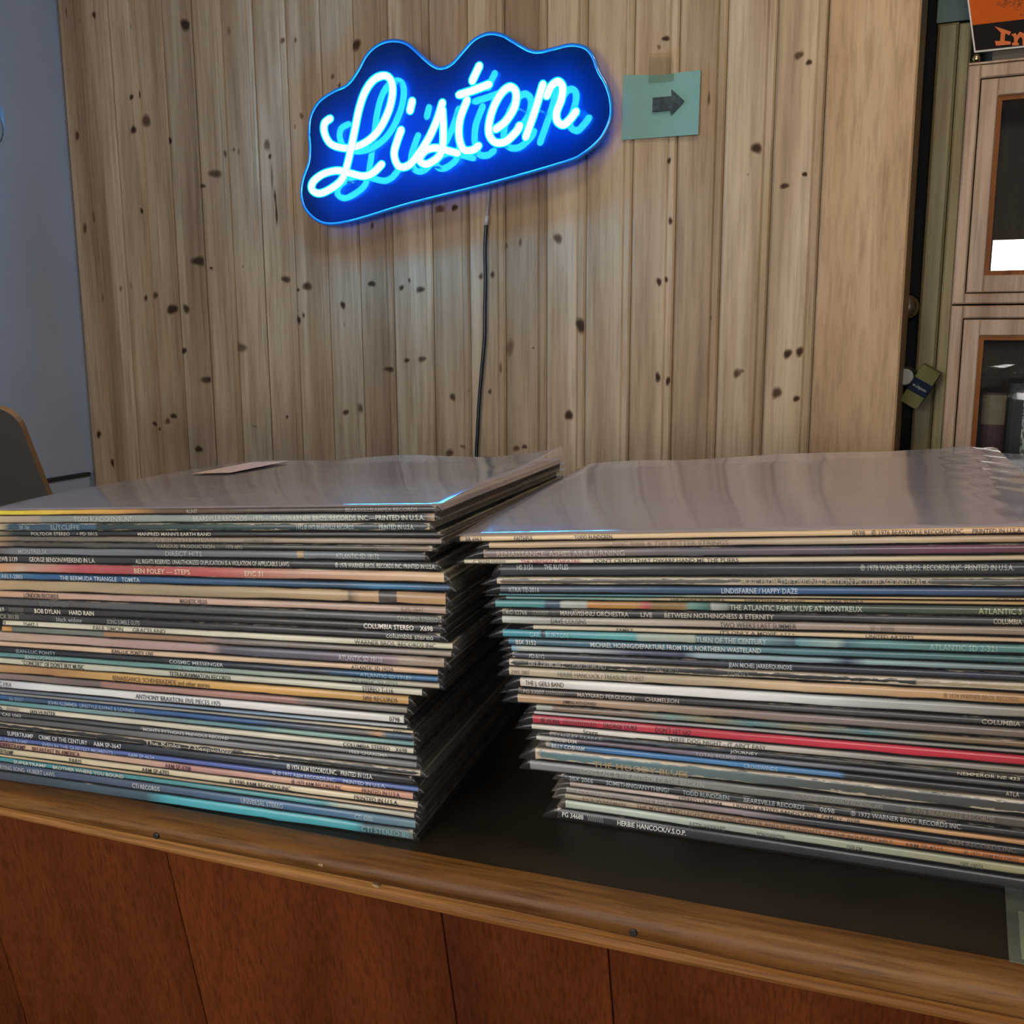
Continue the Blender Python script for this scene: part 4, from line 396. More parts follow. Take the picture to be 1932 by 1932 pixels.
SIGN_OUTLINE = [(0.6955,1.7334),(0.7012,1.765),(0.7228,1.7902),(0.7557,1.8044),(0.7879,1.8138),(0.8122,1.8361),(0.8325,1.8616),(0.8598,1.8767),(0.89,1.8793),(0.9195,1.87),(0.9483,1.846),(0.9698,1.8289),(0.9877,1.8217),(1.0092,1.8262),(1.0308,1.8429),(1.0555,1.8619),(1.0832,1.8688),(1.1103,1.8628),(1.1338,1.8487),(1.1604,1.833),(1.1802,1.828),(1.2096,1.8304),(1.2385,1.8327),(1.2639,1.8257),(1.2782,1.8104),(1.2878,1.7873),(1.3022,1.7637),(1.3103,1.7407),(1.3122,1.7155),(1.3031,1.691),(1.2876,1.6725),(1.2622,1.6558),(1.2266,1.6439),(1.0772,1.6165),(0.9159,1.5916),(0.7982,1.5686),(0.7371,1.5631),(0.7044,1.5728),(0.6803,1.5939),(0.6712,1.6208),(0.6768,1.6501),(0.693,1.6818),(0.6963,1.7075)]
NEON_STROKES = {'l': [(0.7666,1.7497),(0.7524,1.743),(0.7489,1.7276),(0.7588,1.708),(0.7802,1.6986),(0.8077,1.6965),(0.839,1.705),(0.8665,1.7244),(0.8882,1.756),(0.8977,1.7853),(0.8954,1.8065),(0.8826,1.8152),(0.8618,1.8098),(0.844,1.7904),(0.8315,1.761),(0.8224,1.7249),(0.8132,1.6883),(0.8042,1.6576),(0.7934,1.6362),(0.769,1.6218),(0.7445,1.6152),(0.7286,1.6225),(0.7313,1.6368),(0.7542,1.6498),(0.7863,1.6541),(0.8136,1.6476),(0.8406,1.6412),(0.86,1.6462),(0.8777,1.6605)],'i': [(0.9207,1.717),(0.9108,1.6965),(0.9045,1.6756),(0.9133,1.6551),(0.9319,1.6538),(0.9507,1.6678),(0.977,1.6975),(0.9956,1.7288),(1.0068,1.7559)],'s': [(1.0066,1.7456),(1.0079,1.7159),(1.0066,1.6863),(0.9979,1.666),(0.9724,1.6542),(0.9579,1.6627),(0.9692,1.677),(0.991,1.6809),(1.016,1.6743),(1.0354,1.6687)],'dot': [(0.9451,1.7644),(0.9399,1.7485)],'t': [(1.0807,1.8095),(1.0667,1.7866)],'t2': [(1.056,1.7558),(1.0416,1.7249),(1.0394,1.6957),(1.0478,1.6743),(1.0653,1.6716),(1.0775,1.678)],'bar': [(1.0405,1.7659),(1.07,1.7712),(1.0991,1.7776)],'e': [(1.112,1.7031),(1.1307,1.7145),(1.1475,1.736),(1.1509,1.7584),(1.141,1.7693),(1.126,1.7636),(1.1107,1.745),(1.1003,1.72),(1.0983,1.6969),(1.1101,1.6814),(1.1305,1.6813),(1.1507,1.6956),(1.1574,1.7051)],'n': [(1.2007,1.7677),(1.1871,1.7296),(1.1689,1.6856)],'n2': [(1.2082,1.7488),(1.2162,1.7634),(1.229,1.7691),(1.237,1.7586),(1.2339,1.7395),(1.2259,1.7206),(1.2276,1.7064),(1.2388,1.6999),(1.2515,1.7086),(1.2609,1.7189)]}
CORD_PATH = [(1.0652,1.6192),(1.0627,1.5867),(1.0592,1.5588),(1.0554,1.507),(1.056,1.4592),(1.0543,1.4014),(1.0526,1.3429),(1.0463,1.2837),(1.04,1.2236),(1.0359,1.1628),(1.0329,1.1094)]
NOTE_OUTLINE = [(1.3181,1.7852),(1.3852,1.7784),(1.4528,1.7789),(1.4522,1.678),(1.3169,1.68)]
ARROW_OUTLINE = [(1.3728,1.7425),(1.4056,1.7421),(1.4046,1.7532),(1.4276,1.7323),(1.4049,1.7116),(1.4036,1.7195),(1.3726,1.7196)]
TAPE_OUTLINE = [(1.3642,1.8141),(1.406,1.8109),(1.4078,1.7658),(1.3637,1.7675)]
POSTER_LETTERS = [[(-0.0484, 1.7807), (-0.0262, 1.7708), (-0.028, 1.7663), (-0.0335, 1.7695), (-0.0338, 1.7597), (-0.0258, 1.7577), (-0.0257, 1.7539), (-0.0442, 1.7543), (-0.0462, 1.7608), (-0.0396, 1.7601), (-0.0391, 1.7709), (-0.045, 1.7773)],[(-0.026, 1.767), (-0.0204, 1.7685), (-0.0185, 1.7648), (-0.0153, 1.7695), (-0.0094, 1.7666), (-0.0063, 1.7604), (-0.0055, 1.7506), (-0.0102, 1.7511), (-0.0112, 1.7599), (-0.0137, 1.7628), (-0.0166, 1.7594), (-0.0171, 1.7557), (-0.0149, 1.7538), (-0.0154, 1.7517), (-0.0233, 1.752), (-0.0241, 1.7554), (-0.0213, 1.7567), (-0.0223, 1.7633)]]

# ------------------------------------------------------------------ room shell
W_END = 1.787                                 # right end of the wood wall
mb = MB(); mb.box(-.3, 5.2, FRONT_D, 3.0, -.1, 0); structure(mb.build('floor', M['floor'], matrix=WALL))
mb = MB(); mb.box(-.3, 5.2, FRONT_D, 3.0, 2.7, 2.8); structure(mb.build('ceiling', M['white_ceiling'], matrix=WALL))
# wood wall: a dark backing that carries every plank
mb = MB(); mb.box(-.02, W_END-.004, WALL_D+.016, WALL_D+.10, 0, 2.7)
wall_back = structure(mb.build('wall_back', M['dark_gap'], matrix=WALL))
seams = [.004, .072, .150, .2245, .300, .3785, .4555, .534, .614, .6948, .7711, .848, .9365, 1.0162, 1.091, 1.1739, 1.2504, 1.3353, 1.4133, 1.4934, 1.5736, 1.6524]
for i in range(len(seams)-1):
    a, b = seams[i]+.0005, seams[i+1]-.0005
    dy = random.uniform(-.0008, .0008); c = .004; bead = .012
    prof = [(a, WALL_D+.016), (a, WALL_D+dy+.004), (a+c, WALL_D+dy), (b-bead-.004, WALL_D+dy), (b-bead-.002, WALL_D+dy+.0025), (b-bead, WALL_D+dy+.0003), (b-.003, WALL_D+dy+.0003), (b, WALL_D+dy+.004), (b, WALL_D+.016)]
    mb = MB(); n = len(prof)
    mb.v = [(x, y, z) for z in (0, 2.7) for x, y in prof]
    for k in range(n): j = (k+1) % n; mb.f.append((k, j, n+j, n+k)); mb.m.append(0)
    mb.f += [tuple(range(n-1, -1, -1)), tuple(range(n, 2*n))]; mb.m += [0, 0]
    plank = mb.build('plank', M['pine'], wall_back)
    ks = [k for k in KNOTS if a <= k[0] < b]
    if ks:
        vs, fs, kv = [], [], []
        for (u, z, rw, rh, s) in ks:
            rw *= 1.3; rh *= 1.3; base = len(vs); N = 14; ph = random.random()*6
            vs.append((u, WALL_D+dy-.0004, z)); kv.append(s)
            for ring, val in ((.45, s*.95), (.75, s*.6), (1.0, 0), ):
                for k in range(N):
                    t = 2*math.pi*k/N; w = 1+.14*math.sin(2*t+ph)+.08*math.sin(3*t+ph*2)
                    x = u+rw*ring*w*math.cos(t); x = min(max(x, a+.0005), b-.0005)
                    vs.append((x, WALL_D+dy-.0004, z+rh*ring*w*math.sin(t)*(1.0 if ring < .9 else 1.25))); kv.append(val)
            for k in range(N):
                j = (k+1) % N; fs.append((base, base+1+j, base+1+k))
                for r_ in (0, 1): p = base+1+r_*N; fs.append((p+k, p+j, p+N+j, p+N+k))
        me = bpy.data.meshes.new('knots'); me.from_pydata(vs, [], fs); me.materials.append(M['knot'])
        at = me.attributes.new('knot', 'FLOAT', 'POINT'); at.data.foreach_set('value', kv); me.update()
        link('knots', me, plank)
# broad veneer board that closes the wood wall at its right end
mb = MB(); mb.box(1.6535, W_END, WALL_D-.003, WALL_D+.10, 0, 2.7, ch=.003)
structure(mb.build('trim_1', M['veneer'], matrix=WALL))
# left wall with a low dado ledge
mb = MB(); mb.box(-.12, 0, FRONT_D, WALL_D+.10, 0, 2.7); mb.box(0, .80, -1.35, -1.15, 0, 2.7); structure(mb.build('wall_left', M['white_wall'], matrix=WALL))  # second box: unseen pier added to keep window light off the left planks
mb = MB(); mb.box(0, .012, -1.15, WALL_D-.022, .90, 1.024); mb.box(0, .016, -1.15, WALL_D-.02, 1.024, 1.032, 1)
structure(mb.build('trim_2', [M['white_wall'], M['dark_gap']], matrix=WALL))
# deeper wall to the right with door and casing
DW = WALL_D+.12
mb = MB(); mb.box(1.2, 5.2, DW+.13, DW+.23, 0, 2.7); mb.box(1.80, 1.853, DW+.004, DW+.13, 1.84, 2.7)
structure(mb.build('wall_rear', M['teal'], matrix=WALL))
mb = MB(); mb.box(1.30, 1.801, DW+.04, DW+.078, 0, 2.6, ch=.002); door = structure(mb.build('door_1', M['black'], matrix=WALL))
kb = MB(); kb.lathe([(.024, .0), (.024, -.006), (.011, -.008), (.010, -.020), (.020, -.026), (.0245, -.034), (.0245, -.042), (.018, -.050), (.006, -.053)], 24, 'y', (1.7780, DW+.04, 1.396))
o = kb.build('door_knob', plain('old_brass', (.42, .38, .27), .22, 1.0), door, True); o['label'] = 'round brass knob'
kb = MB(); kb.lathe([(.017, 0), (.017, -.07), (.0135, -.074), (.012, -.075)], 24, 'y', (1.7895, DW+.04, 1.281)); kb.m = [0]*len(kb.m); kb.m[-1] = 1
kb.m[-26:-2] = [1]*24
o = kb.build('door_bolt', [plain('bolt_black', (.012, .013, .012), .5), plain('pale_cap', (.30, .31, .29), .55)], door); o['label'] = 'dark bolt with a pale round end'
mb = MB(); mb.box(1.8026, 1.8336, DW, DW+.13, 0, 1.838, ch=.004)
trim = structure(mb.build('trim_3', M['casing'], matrix=WALL))
mb = MB(); mb.box(1.8352, 1.8535, DW-.006, DW+.13, 0, 1.834, ch=.003); mb.build('outer_strip', M['casing'], trim)
# wall behind the viewer with the two windows
mb = MB(); F0, F1 = FRONT_D-.15, FRONT_D
for x0, x1, z0, z1 in ((-.12, .15, 0, 2.7), (.15, 1.45, 0, .85), (.15, 1.45, 2.25, 2.7), (1.45, 1.80, 0, 2.7), (1.80, 2.92, 0, 1.40), (1.80, 2.92, 1.81, 2.7), (2.92, 5.2, 0, 2.7)): mb.box(min(x0, x1), max(x0, x1), F0, F1, z0, z1)
structure(mb.build('wall_front', M['dim_wall'], matrix=WALL))
for k, (x0, x1, z0, z1) in enumerate(((.15, 1.45, .85, 2.25), (1.80, 2.92, 1.40, 1.81))):
    mb = MB(); t = .04
    mb.box(x0, x0+t, F1, F1+.05, z0, z1); mb.box(x1-t, x1, F1, F1+.05, z0, z1); mb.box(x0, x1, F1, F1+.05, z0, z0+t); mb.box(x0, x1, F1, F1+.05, z1-t, z1); mb.box((x0+x1)/2-.02, (x0+x1)/2+.02, F1, F1+.05, z0, z1)
    structure(mb.build('window_%d' % (k+1), M['oak_dark'], matrix=WALL))
mb = MB(); mb.box(5.2, 5.32, FRONT_D, 3.0, 0, 2.7); structure(mb.build('wall_right', M['white_wall'], matrix=WALL))

# ------------------------------------------------------------------ bar counter
cz = COUNTER_Z
bar = thing('bar_counter', 'long bar counter with dark top, rounded wood edge and reddish panel front', 'counter', COUNTER)
mb = MB(); mb.box(-1.15, 1.25, .523, 1.28, cz-.012, cz); mb.build('counter_top', M['laminate'], bar)
def lerp_at(x, pts):
    if x <= pts[0][0]: return pts[0][1]
    for (p, q), (r_, s) in zip(pts, pts[1:]):
        if x <= r_: return q+(s-q)*(x-p)/(r_-p)
    return pts[-1][1]
def nose_at(x):
    zb = lerp_at(x, [(-.57, -.0121), (-.17, -.0140), (-.05, -.0178), (.2, -.0190)]); h = -zb
    arc = [(.5090-.0075*math.sin(R(a)), cz-h*.5+(h*.5+.0008)*math.cos(R(a))) for a in (10, 25, 40, 55, 70, 85, 100, 125, 150)]
    return [(.5235, cz-.0115), (.5235, cz+.0012), (.5225, cz+.0014), (.5105, cz+.0008)]+arc+[(.508, cz+zb), (.513, cz+zb)]
def bead_at(x):
    zt = lerp_at(x, [(-.57, -.0118), (-.17, -.0136), (-.05, -.0174), (.2, -.0186)]); zb = lerp_at(x, [(-.57, -.0208), (-.17, -.0284), (.2, -.0292)]); h = zt-zb
    return [(.5245, cz+zt), (.5080, cz+zt), (.5066, cz+zt-h*.12), (.5073, cz+zt-h*.4), (.5067, cz+zt-h*.68), (.5084, cz+zt-h*.93), (.5110, cz+zb), (.5245, cz+zb)]
XS = [-1.15+i*.08 for i in range(31)]
mb = MB(); mb.sweep_var(nose_at, XS); mb.build('edge_moulding', M['moulding'], bar, True)
mb = MB(); mb.sweep_var(bead_at, XS); mb.build('bead_strip', M['bead_strip'], bar)
# slanted front boards: leaning back under the top
SL_U, SL_D = .0332, .1724
edges = [-1.15, -.93, -.6125, -.4325, -.2329, -.1296, .07, .27, .47, .67, .87, 1.07, 1.25]
for a, b in zip(edges[:-1], edges[1:]):
    mb = MB(); g = .0003; zt, zb = cz-.0200, .10; dz = zt-zb
    P = [(a+g, .5145, zt), (b-g, .5145, zt), (b-g+SL_U*dz, .5145+SL_D*dz, zb), (a+g+SL_U*dz, .5145+SL_D*dz, zb)]
    Q = [(x, y+.018, z) for x, y, z in P]
    c = .0005; F = [(P[0][0]+c, P[0][1], P[0][2]-c), (P[1][0]-c, P[1][1], P[1][2]-c), (P[2][0]-c, P[2][1], P[2][2]+c), (P[3][0]+c, P[3][1], P[3][2]+c)]
    P = [(x, y+c, z) for x, y, z in P]
    mb.quad([F[3], F[2], F[1], F[0]])
    for A, B in ((F, P), (P, Q)):
        for i in range(4): j = (i+1) % 4; mb.quad([A[i], A[j], B[j], B[i]])
    mb.quad([Q[0], Q[1], Q[2], Q[3]]); mb.build('front_board', M['mahogany'], bar)
for u, z, w_ in ((-.1562, cz-.0035, .0042), (-.305, cz-.006, .0022), (-.395, cz-.004, .0018), (-.268, cz-.0125, .003)):
    mb = MB(); P = [(u+w_*(.6+.4*random.random())*math.cos(k*.7), z+.0012*(.6+.4*random.random())*math.sin(k*.7)) for k in range(9)]
    mb.prism_y(list(reversed(P)), .5009+(.0022 if z > cz-.005 else .0), .5040); o = mb.build('chip', M['chip'], bar); o['label'] = 'pale chip in the edge varnish'
mb = MB()
mb.v = [(u, d, z) for u in (-1.15, 1.25) for d, z in ((.5335, cz-.0205), (.5335+SL_D*(cz-.12), .10), (1.25, .10), (1.25, cz-.0125))]
mb.f = [(0, 1, 2, 3), (7, 6, 5, 4), (0, 4, 5, 1), (1, 5, 6, 2), (2, 6, 7, 3), (3, 7, 4, 0)]; mb.m = [0]*6; mb.build('carcass', M['dark_gap'], bar)
mb = MB(); mb.box(-1.15, 1.25, .75, 1.22, 0, .10); mb.build('plinth', M['dark_gap'], bar)
for u, z, r_, dark in ((-.1112, cz-.0100, .0022, True), (-.4266, cz-.0080, .0022, True)):
    mb = MB(); mb.lathe([(r_, .0), (r_, -.0012), (r_*.7, -.0016)], 14, 'y', (u, .5020, z)); o = mb.build('screw', plain('dark_screw', (.03, .03, .03), .45, .6), bar); o['label'] = 'small dark screw head'

# ------------------------------------------------------------------ records
S = .3145
def lerp_stops(stops, x):
    if x <= stops[0][0]: return stops[0][1]
    for (a, ca), (b, cb) in zip(stops, stops[1:]):
        if x <= b: t = (x-a)/max(b-a, 1e-6); return tuple(p+(q-p)*t for p, q in zip(ca, cb))
    return stops[-1][1]
def jacket_mesh(t, x0, x1, stops, cover, ex_in=None):
    st = sorted(stops); r_ = min(.0011, t*.32)
    prof = [(r_*1.4, 0), (r_*.35, r_*.3), (0, r_), (0, t-r_), (r_*.35, t-r_*.3), (r_*1.4, t), (S, t), (S, 0)]
    xs = sorted({x0, x1} | {round(s[0], 4) for s in st if x0 < s[0] < x1} | {round(x0+(x1-x0)*k/14, 4) for k in range(1, 14)})
    sag = [(random.uniform(0, .13)*t, random.uniform(0, .10)*t) for _ in xs]
    n = len(prof); vs = []; fs = []; cols = []
    for x, (s0, s1) in zip(xs, sag):
        vs += [(x, y+random.uniform(0, .0003), s0+z*(t-s0-s1)/t) if y < .01 else (x, y, z) for y, z in prof]
    for s in range(len(xs)-1):
        c0, c1 = lerp_stops(st, xs[s]+1e-5), lerp_stops(st, xs[s+1]-1e-5)
        for i in range(n):
            j = (i+1) % n; fs.append((s*n+i, s*n+j, (s+1)*n+j, (s+1)*n+i))
            cols += [c0, c0, c1, c1] if i < 5 else [cover]*4
    side = tuple(.5*c+.5*q for c, q in zip(cover, (.26, .18, .13)))
    fs.append(tuple(range(n-1, -1, -1))); cols += [side]*n
    fs.append(tuple(range((len(xs)-1)*n, len(xs)*n))); cols += [side]*n
    me = bpy.data.meshes.new('jacket'); me.from_pydata(vs, [], [tuple(reversed(f)) for f in fs]); me.materials.append(M['card'])
    rc = []; k = 0
    for f in fs: rc += list(reversed(cols[k:k+len(f)])); k += len(f)
    color_attr(me, 'print_color', rc); me.update(); return me
def sleeve_mesh(t, x0, x1, side, flap, top=False):
    """clear outer sleeve: top sheet, fold over the spine and bottom sheet; its mouth runs past the jacket on one side and closes flat"""
    if top: xs = [x0+(x1-x0)*k/56 for k in range(57)]; ny = 36
    else: xs = [x0+(x1-x0)*k/3 for k in range(4)]; ny = 1
    xs = [(x, 1.0) for x in xs]; fl = [(.35, .82), (.75, .45), (1.0, .16)]
    if side > 0: xs = xs + [(x1+flap*a, h) for a, h in fl]
    else: xs = [(x0-flap*a, h) for a, h in reversed(fl)] + xs
    vs = []; fs = []; rows = None
    for x, h in xs:
        zt = max(t*h, .0006)+.0002; row = []
        back = S+.004
        for k in range(ny+1):
            y = back+(0-back)*k/ny; z = zt
            if top: z += .0036*(1-(1-min(max(y, 0), .11)/.11)**2)*min(1, h)
            if top and h == 1.0:
                e = y/S; z += .00005*math.sin(y*260+3*math.sin(x*25))*(1-e)
                z += .00022*math.sin(x*47+y*7)*e + .0004*math.sin(x*29-1+y*4)*e*e + .00010*math.sin(x*120+y*22)*e
                z += .0022*max(0, e-.88)/.12*(.5+.5*math.sin(x*38+1.2))*min(1, abs(x-x0)/.05)*min(1, abs(x-x1)/.05)
                if side > 0: z += .006*max(0, (x+.05)/.05)**2*max(0, e-.6)/.4
                if side < 0: z += math.exp(-((x-S)/.016)**2)*(.0016+.0009*math.sin(y*150+x*200)+.0006*math.sin(y*330))*(.25+.75*e)
            row.append((x, y, z))
        row += [(x, -.00045, zt-.0004), (x, -.0007, zt*.55), (x, -.00055, .0002), (x, .0004, -.00015), (x, back, -.00015)]
        vs += row; rows = len(row)
    for s in range(len(xs)-1):
        for i in range(rows-1): a = s*rows+i; fs.append((a, a+1, a+rows+1, a+rows))
    me = bpy.data.meshes.new('plastic_sleeve'); me.from_pydata(vs, [], fs); me.materials.append(M['film'])
    if top:                                    # top sheet is glossier, with lavender haze painted in for bluish light
        me.materials.append(M['film_top']); me.polygons.foreach_set('material_index', [1 if k % (rows-1) < ny else 0 for k in range(len(me.polygons))])
    me.polygons.foreach_set('use_smooth', [True]*len(me.polygons)); me.update(); return me
def lettering_mesh(t, texts):
    vs, fs, cols = [], [], []
    for x0, x1, s, col, shift in texts:
        tv, tf, w = text_mesh(s); sx = (x1-x0)/w; h = max(.42*t, min(.66*t, sx*.70*1.6, .0032)); b = len(vs); zc = t*(.5+shift)-h*.5
        vs += [(x0+x*sx, -.00022, zc+y*h) for x, y in tv]
        for f in tf: fs.append(tuple(b+i for i in f)); cols += [col]*len(f)
    me = bpy.data.meshes.new('spine_lettering'); me.from_pydata(vs, [], fs); me.materials.append(M['ink']); color_attr(me, 'print_color', cols); me.update(); return me
def make_record(spec, yaw, side, group, top=False):
    u, d, z, t, roll, pitch, stops, cover, wear, texts, label = spec
    ex, ey = yaw_frame(yaw); up = Vector((0, 0, 1))
    p = ex*u+ey*d+up*(z+COUNTER_Z)
    fx = (ex*math.cos(R(roll))+up*math.sin(R(roll))).normalized(); fy = (ey*math.cos(R(pitch))+up*math.sin(R(pitch)))
    fz = fx.cross(fy).normalized(); fy = fz.cross(fx)
    m = Matrix((fx, fy, fz)).transposed().to_4x4(); m.translation = p
    rec = thing('vinyl_record', label, 'record', m, group)
    x0, x1 = (-S-.020, 0) if side > 0 else (0, S)
    j = link('jacket', jacket_mesh(t, x0, x1, stops, cover), rec); j['wear'] = float(wear)
    flap = random.uniform(.0025, .0050) if side > 0 else random.uniform(.005, .0115)
    link('plastic_sleeve', sleeve_mesh(t, x0-.0008, x1+(.020 if top and side < 0 else .0008), side, flap, top), rec)
    for tx in texts: link('spine_lettering', lettering_mesh(t, [tx]), rec)
    return rec
for i, sp in enumerate(LEFT_STACK): rec = make_record(sp, 16.5, 1, 'records in the left stack', i == 0); first_left = rec if i == 0 else first_left
for i, sp in enumerate(RIGHT_STACK): rec = make_record(sp, 18.9, -1, 'records in the right stack', i == 0); first_right = rec if i == 0 else first_right
# pale sticker on the left top record, pen marks on the right top record
mb = MB(); z = LEFT_STACK[0][3]+.0015
mb.quad([(-.300, .195, z+.0034), (-.262, .195, z+.0034), (-.262, .296, z+.0040), (-.300, .296, z+.0040)]); mb.quad([(-.300, .296, z+.0037), (-.262, .296, z+.0037), (-.262, .195, z+.0031), (-.300, .195, z+.0031)]); o = mb.build('sticker', plain('peach_label', (.62, .38, .24), .5, mottled=.2, scale=120), first_left); o['label'] = 'peach paper sticker'
# third stack just showing at the right edge
third = [('black', (.02, .02, .022)), ('dusty blue', (.10, .17, .26)), ('cream', (.55, .46, .33)), ('brick red', (.28, .06, .04)), ('olive green', (.12, .13, .05)), ('slate grey', (.16, .17, .19)), ('tan', (.38, .27, .16)),
         ('navy', (.02, .035, .09)), ('off-white', (.60, .57, .50)), ('maroon', (.13, .02, .03)), ('teal', (.05, .20, .20)), ('chocolate brown', (.08, .045, .025)), ('plum', (.14, .07, .12))]
for k, (nm, c) in enumerate(third):
    h = .0124; cols = [(0, c), (.3145, tuple(v*.9 for v in c))]; last = k == len(third)-1
    lb = 'topmost record of the third stack, under glossy plastic at the right edge' if last else nm+' box set spine in the third stack, behind the right stack'
    make_record((.10+random.uniform(-.004, .004), .915+random.uniform(0, .008), k*.0131, h, 0, 0, cols, (.16, .13, .12), .2, [], lb), 19.0, -1, 'records in the third stack', last)

# ------------------------------------------------------------------ paper in a plastic pocket at the right end of the counter
pk = thing('paper_pocket', 'pale green paper in a clear pocket lying on the counter at lower right', 'paper', COUNTER @ Matrix.Translation((.0760, .5210, cz+.0012)) @ Matrix.Rotation(R(-4), 4, 'Z'))
mb = MB(); mb.box(.0060, .205, .006, .052, 0, .0006); mb.build('sheet', plain('pale_green_paper', (.62, .60, .42), .7, mottled=.06), pk)
mb = MB(); mb.box(0, .21, 0, .27, .0007, .0011); mb.build('pocket', clear_film('pocket_plastic', tint=(.93, .97, .94), haze=.14, rough=.25, boost=.4, haze_col=(.45, .52, .46)), pk)

# ------------------------------------------------------------------ neon sign
DS = WALL_D-.045; DT = DS-.030
sign = thing('neon_sign', 'blue cloud-shaped neon sign reading Listen in glowing script on the wood wall', 'sign', WALL)
def blue_acrylic():
    m, nt, out = new_mat('translucent_blue_acrylic')
    tr = node(nt, 'ShaderNodeBsdfTransparent', i_Color=(.16, .47, .94, 1)); d1 = node(nt, 'ShaderNodeBsdfDiffuse', i_Color=(.001, .038, .15, 1)); tl = node(nt, 'ShaderNodeBsdfTranslucent', i_Color=(.06, .22, .90, 1)); df = node(nt, 'ShaderNodeMixShader', i_Fac=.6); nt.links.new(d1.outputs[0], df.inputs[1]); nt.links.new(tl.outputs[0], df.inputs[2]); gl = node(nt, 'ShaderNodeBsdfGlossy', i_Roughness=.05)
    fr = node(nt, 'ShaderNodeFresnel', i_IOR=1.42); a = node(nt, 'ShaderNodeMixShader', i_Fac=.45); b_ = node(nt, 'ShaderNodeMixShader')
    nt.links.new(tr.outputs[0], a.inputs[1]); nt.links.new(df.outputs[0], a.inputs[2]); nt.links.new(fr.outputs[0], b_.inputs[0]); nt.links.new(a.outputs[0], b_.inputs[1]); nt.links.new(gl.outputs[0], b_.inputs[2])
    nt.links.new(b_.outputs[0], out.inputs[0]); return m
M['acrylic'] = blue_acrylic()
M['edge'] = plain('painted_edge_glow', (.02, .16, .55), .12, spec=.8)  # brighter blue paints the glow of the clear acrylic edge
outline = [(p.x, p.y) for p in catmull([(x, y, 0) for x, y in SIGN_OUTLINE], 4, True)]
mb = MB(); mb.prism_y(list(reversed(outline)), DS, DS+.006, 0); mb.build('backboard', M['acrylic'], sign)
mb = MB(); ring = [(x, DS+.002, z) for x, z in outline]; mb.tube(ring+[ring[0]], .0035, 8); mb.build('rim', M['edge'], sign, True)
mb = MB()
for x, z in ((.72, 1.62), (.80, 1.79), (1.02, 1.66), (1.07, 1.84), (1.26, 1.72)): mb.lathe([(.008, DS+.006), (.008, WALL_D)], 12, 'y', (x, 0, z))
mb.build('standoff', plain('steel', (.5, .5, .5), .3, 1), sign)
M['glow'] = emitter('neon_core', (.022, .42, 1.0), 110.0)
def neon_glass():
    m, nt, out = new_mat('neon_tube_glass')
    tr = node(nt, 'ShaderNodeBsdfTransparent'); em = node(nt, 'ShaderNodeEmission', i_Color=(.0, .78, 1.0, 1), i_Strength=2.2); gl = node(nt, 'ShaderNodeBsdfGlossy', i_Roughness=.05)
    a = node(nt, 'ShaderNodeAddShader'); mx = node(nt, 'ShaderNodeMixShader', i_Fac=.38); m2 = node(nt, 'ShaderNodeMixShader', i_Fac=.05)
    nt.links.new(tr.outputs[0], mx.inputs[1]); nt.links.new(em.outputs[0], mx.inputs[2]); nt.links.new(mx.outputs[0], m2.inputs[1]); nt.links.new(gl.outputs[0], m2.inputs[2]); nt.links.new(m2.outputs[0], out.inputs[0]); return m
M['tube'] = neon_glass(); M['tube'].cycles.emission_sampling = 'NONE'
for keys in (('l',), ('i', 'dot'), ('s',), ('t', 't2', 'bar'), ('e',), ('n', 'n2')):
    g = MB(); c = MB()
    for k in keys:
        P = catmull([(x, DT, z) for x, z in NEON_STROKES[k]], 6)
        if k == 'l':                     # the big capital crosses itself: let the tube pass in front of itself
            n = len(P); P = [Vector((p.x, p.y+.012*math.sin(math.pi*i/n*2.0), p.z)) for i, p in enumerate(P)]
        g.tube(P, .0080, 12, round_ends=True); c.tube(P, .0058, 10, round_ends=True)
    t = g.build('letter_tube', M['tube'], sign, True); c.build('glowing_core', M['glow'], t, True)
mb = MB()
for k, i in (('l', 3), ('l', 10), ('l', 18), ('i', 3), ('s', 4), ('t2', 3), ('e', 2), ('e', 9), ('n', 1), ('n2', 6)):
    x, z = NEON_STROKES[k][i]; mb.tube([(x, DT+.008, z), (x, DS, z)], .0025, 8)
mb.build('tube_support', clear_film('clear_support', haze=.1), sign)
cord = catmull([(x, WALL_D-.010, z) for x, z in CORD_PATH]+[(CORD_PATH[-1][0]-.004, WALL_D-.01, .9), (CORD_PATH[-1][0]+.01, WALL_D-.01, .35)], 5)
k = next(i for i, p in enumerate(cord) if p.z < CORD_PATH[2][1])
mb = MB(); mb.tube([(cord[0].x, DS+.005, cord[0].z+.02)]+cord[:k+1], .0019, 8); o = mb.build('lead_wire', plain('grey_wire', (.30, .30, .34), .35), sign, True); o['label'] = 'thin grey lead wire'
mb = MB(); mb.tube([cord[k-1], cord[k], cord[k+1]], .0042, 10); mb.build('cord_joint', plain('clear_grey_joint', (.45, .47, .5), .3), sign, True)
mb = MB(); mb.tube(cord[k:], .0036, 8); o = mb.build('power_cord', plain('black_cord', (.008, .010, .016), .35), sign, True); o['label'] = 'black power cord'

